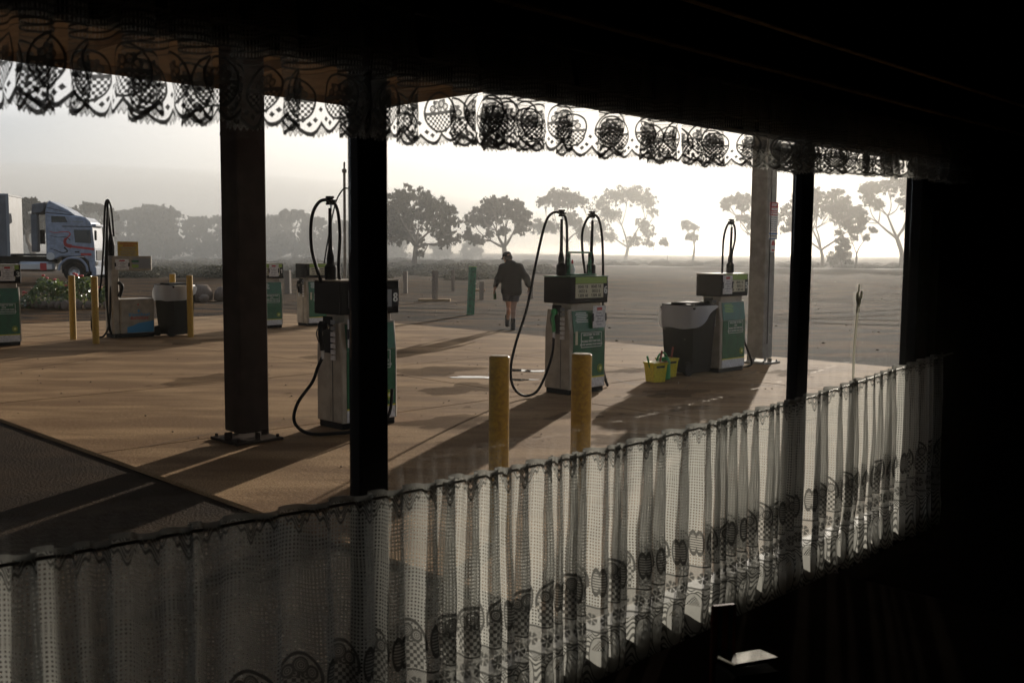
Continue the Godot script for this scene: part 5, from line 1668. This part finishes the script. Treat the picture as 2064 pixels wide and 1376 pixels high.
func man() -> void:
	var o := thing("person", "man in dark jacket, shorts and cap walking away with a bottle", "person", on_ground(-0.06, -21.8), 0.0)
	var body := Geo.new()
	var hl := Vector3(-0.055, 0.86, 0)
	var hr := Vector3(0.125, 0.86, 0.01)
	var kl := Vector3(-0.015, 0.53, -0.20)
	var al := Vector3(-0.045, 0.16, -0.30)
	var kr := Vector3(0.085, 0.48, 0.01)
	var ar := Vector3(0.08, 0.10, 0.10)
	var wl := Vector3(-0.325, 0.90, -0.06)
	var wr := Vector3(0.425, 0.92, 0.0)
	var bones := [
		[hl, kl, 0.088, 0.056], [kl, al, 0.056, 0.036], [kl + Vector3(0, -0.12, 0.03), kl + Vector3(-0.01, -0.2, 0.0), 0.056, 0.042],
		[hr, kr, 0.09, 0.058], [kr, ar, 0.056, 0.036], [kr + Vector3(0, -0.1, 0.035), kr + Vector3(0, -0.2, 0.045), 0.056, 0.042],
		[hl, hr, 0.1, 0.1], [Vector3(0.035, 0.9, 0), Vector3(0.03, 1.3, 0.0), 0.12, 0.13], [Vector3(-0.14, 1.38, 0), Vector3(0.2, 1.38, 0), 0.06, 0.06],
		[Vector3(-0.15, 1.36, 0), Vector3(-0.26, 1.12, 0.03), 0.055, 0.042], [Vector3(-0.26, 1.12, 0.03), wl, 0.042, 0.03],
		[Vector3(0.215, 1.37, 0), Vector3(0.365, 1.15, 0.06), 0.055, 0.042], [Vector3(0.365, 1.15, 0.06), wr, 0.042, 0.03],
		[Vector3(0.02, 1.36, 0.0), Vector3(-0.03, 1.52, -0.05), 0.065, 0.055], [al, al + Vector3(-0.02, -0.08, -0.14), 0.036, 0.03], [ar, ar + Vector3(0, -0.05, -0.14), 0.036, 0.03]]
	capsules(body, bones, 0.014, 0.03)
	# head, turned left and bowed
	var hb := Basis(Vector3.UP, 0.85) * Basis(Vector3.RIGHT, -0.35)
	var hc := Vector3(-0.05, 1.575, -0.06)
	var hbones: Array = []
	for q in [[0, 0.03, 0.02, 0, 0.03, -0.015, 0.09, 0.088], [0, -0.03, -0.03, 0, -0.075, -0.055, 0.066, 0.045], [0, -0.02, -0.09, 0, -0.03, -0.112, 0.014, 0.013], [0, 0.0, -0.088, 0, 0.01, -0.085, 0.012, 0.014],
		[-0.086, -0.02, 0.005, -0.09, 0.02, 0.012, 0.012, 0.014], [0.086, -0.02, 0.005, 0.09, 0.02, 0.012, 0.012, 0.014], [-0.035, 0.022, -0.086, 0.035, 0.022, -0.086, 0.012, 0.012], [-0.02, -0.062, -0.094, 0.02, -0.062, -0.094, 0.008, 0.008], [0, -0.06, 0.03, 0, -0.13, 0.04, 0.058, 0.056],
		[-0.032, 0.002, -0.083, -0.032, 0.002, -0.084, 0.011, 0.011], [0.032, 0.002, -0.083, 0.032, 0.002, -0.084, 0.011, 0.011]]:
		hbones.append([hc + hb * Vector3(q[0], q[1], q[2]), hc + hb * Vector3(q[3], q[4], q[5]), q[6], q[7]])
	capsules(body, hbones, 0.006, 0.014)
	hand(body, wl, Vector3(-0.25, -0.95, -0.15).normalized(), Vector3(0.85, -0.1, -0.4).normalized(), Vector3(0.3, 0, -0.95).normalized(), 0.75)
	hand(body, wr, Vector3(0.1, -0.95, -0.1).normalized(), Vector3(-0.9, 0, 0.2).normalized(), Vector3(-0.2, 0, -0.98).normalized(), 0.5)
	part("body", body, M.skin, o)
	var j := Geo.new()
	capsules(j, [[Vector3(-0.06, 1.32, 0), Vector3(-0.055, 0.84, 0.01), 0.13, 0.135], [Vector3(0.12, 1.32, 0), Vector3(0.135, 0.86, 0.01), 0.13, 0.14], [Vector3(0.03, 1.38, 0.01), Vector3(0.04, 0.85, 0.02), 0.145, 0.15],
		[Vector3(-0.16, 1.365, 0), Vector3(0.22, 1.375, 0), 0.08, 0.08], [Vector3(0.0, 1.42, -0.01), Vector3(-0.02, 1.49, -0.04), 0.085, 0.072],
		[Vector3(-0.15, 1.35, 0), Vector3(-0.255, 1.12, 0.03), 0.088, 0.072], [Vector3(-0.255, 1.12, 0.03), wl + Vector3(0.01, 0.06, 0), 0.07, 0.052],
		[Vector3(0.2, 1.36, 0), Vector3(0.36, 1.15, 0.06), 0.088, 0.072], [Vector3(0.36, 1.15, 0.06), wr + Vector3(0, 0.05, 0), 0.07, 0.054], [Vector3(0.39, 1.02, 0.03), Vector3(0.42, 1.01, 0.02), 0.06, 0.05]], 0.013, 0.045,
		[[Vector3(-0.12, -1, 0).normalized(), -0.765]])
	part("jacket", j, M.jacket, o)
	var sh := Geo.new()
	capsules(sh, [[hl + Vector3(0, -0.03, 0), kl + Vector3(-0.03, 0.04, 0.05), 0.115, 0.105], [hr + Vector3(0, -0.03, 0), kr + Vector3(0.005, 0.1, 0), 0.115, 0.1], [hl, hr, 0.13, 0.13]], 0.013, 0.03, [[Vector3(-0.05, -1, 0.05).normalized(), -0.625]])
	part("shorts", sh, M.shorts, o)
	for e in [[al, -0.14, 0.03], [ar, -0.14, 0.0]]:
		var bt := Geo.new()
		var an: Vector3 = e[0]
		var sole := an + Vector3(0, -0.07, 0.02)
		capsules(bt, [[an + Vector3(0, 0.15, 0.0), an, 0.056, 0.05], [an, sole, 0.052, 0.052], [sole + Vector3(0, 0.01, -0.01), sole + Vector3(-0.01, -0.005, -0.17), 0.046, 0.042]], 0.01, 0.02, [[Vector3(0, -1, 0), -(an.y - 0.115)], [Vector3(0, 1, 0), an.y + 0.16]])
		part("boot", bt, M.boots, o)
	var cp := Geo.new()
	cp.xf = Transform3D(hb, hc + hb * Vector3(0, 0.035, 0.0))
	cp.lathe([Vector2(0.101, 0.0), Vector2(0.102, 0.03), Vector2(0.092, 0.065), Vector2(0.065, 0.09), Vector2(0.03, 0.102), Vector2(0.0, 0.104)], Vector3.ZERO, 22)
	cp.ball(Vector3(0, 0.105, 0), Vector3(0.01, 0.006, 0.01), 4, 8)
	for k in 8:
		var a0 := PI * k / 8.0
		var a1 := PI * (k + 1) / 8.0
		var p0 := Vector3(cos(a0) * 0.085, 0.012 * 1.0, -sin(a0) * 0.085 - 0.02)
		var p1 := Vector3(cos(a1) * 0.085, 0.012, -sin(a1) * 0.085 - 0.02)
		var q0 := Vector3(cos(a0) * 0.08, -0.005, -sin(a0) * 0.15 - 0.035)
		var q1 := Vector3(cos(a1) * 0.08, -0.005, -sin(a1) * 0.15 - 0.035)
		cp.poly([p0, p1, q1, q0], Vector3.UP)
		cp.poly([p0 - Vector3(0, 0.004, 0), p1 - Vector3(0, 0.004, 0), q1 - Vector3(0, 0.004, 0), q0 - Vector3(0, 0.004, 0)], Vector3.DOWN)
	part("cap", cp, M.jacket, o)
	var hr2 := Geo.new()
	capsules(hr2, [[hc + hb * Vector3(0, -0.01, 0.045), hc + hb * Vector3(0, 0.03, 0.03), 0.074, 0.082], [hc + hb * Vector3(-0.045, 0.0, 0.02), hc + hb * Vector3(0.045, 0.0, 0.02), 0.06, 0.06]], 0.01, 0.02)
	part("hair", hr2, M.hair, o)
	var bo := thing("bottle", "dark green bottle held in the walking man's left hand", "bottle", on_ground(-0.06, -21.8) + wl + Vector3(0.0, -0.24, -0.03))
	part("glass_body", Geo.new().lathe([Vector2(0, 0), Vector2(0.036, 0.002), Vector2(0.037, 0.13), Vector2(0.016, 0.19), Vector2(0.015, 0.22), Vector2(0, 0.22)], Vector3.ZERO, 14), M.bottle_green, bo)

# ---------------------------------------------------------------- inside
func inside() -> void:
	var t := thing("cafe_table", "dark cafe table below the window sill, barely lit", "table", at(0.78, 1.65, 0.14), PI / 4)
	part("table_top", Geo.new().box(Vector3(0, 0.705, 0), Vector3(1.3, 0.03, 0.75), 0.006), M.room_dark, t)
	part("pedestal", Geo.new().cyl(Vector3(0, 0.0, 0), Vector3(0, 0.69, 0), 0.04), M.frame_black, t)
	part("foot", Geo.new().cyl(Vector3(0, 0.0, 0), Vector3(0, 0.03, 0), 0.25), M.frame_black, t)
	var d := thing("napkin_dispenser", "chrome-topped napkin dispenser with red wooden back on the table", "napkin holder", at(0.85, 1.41, 0.86), PI / 4 - 0.5)
	part("case", Geo.new().box(Vector3(0, 0.055, 0), Vector3(0.085, 0.11, 0.07), 0.004), M.black_plastic, d)
	var plate := part("chrome_face", Geo.new().box(Vector3.ZERO, Vector3(0.082, 0.006, 0.062), 0.002), M.chrome, d)
	plate.position = Vector3(0, 0.124, 0)
	plate.rotation = Vector3(-0.16, 0, 0.04)
	part("back_board", Geo.new().box(Vector3(-0.02, 0.1, -0.05), Vector3(0.045, 0.2, 0.012), 0.003), M.wood_red, d)
	for x in [-0.03, -0.01]:
		part("slot", Geo.new().box(Vector3(x, 0.145, -0.0435), Vector3(0.007, 0.1, 0.003)), M.print_dark, d)
	var c := thing("cafe_chair", "dark chair with a rounded wooden back in the corner", "chair", Vector3(0.98, 0.14, -2.2), -0.5)
	var bk := PackedVector2Array([Vector2(-0.15, 0.4), Vector2(0.15, 0.4)])
	for k in 13:
		var a := PI * k / 12.0
		bk.append(Vector2(cos(a) * 0.15, 0.58 + sin(a) * 0.14))
	part("backrest", Geo.new().prism(bk, -0.012, 0.012, 0.006), M.chair_wood, c)
	part("seat", Geo.new().box(Vector3(0, 0.36, 0.2), Vector3(0.36, 0.04, 0.36), 0.012), M.wood_red, c)
	for s in [[-0.15, 0.04], [0.15, 0.04], [-0.15, 0.35], [0.15, 0.35]]:
		part("leg", Geo.new().cyl(Vector3(s[0], 0, s[1]), Vector3(s[0] * 0.9, 0.35, s[1]), 0.014, 0.018, 8), M.frame_black, c)
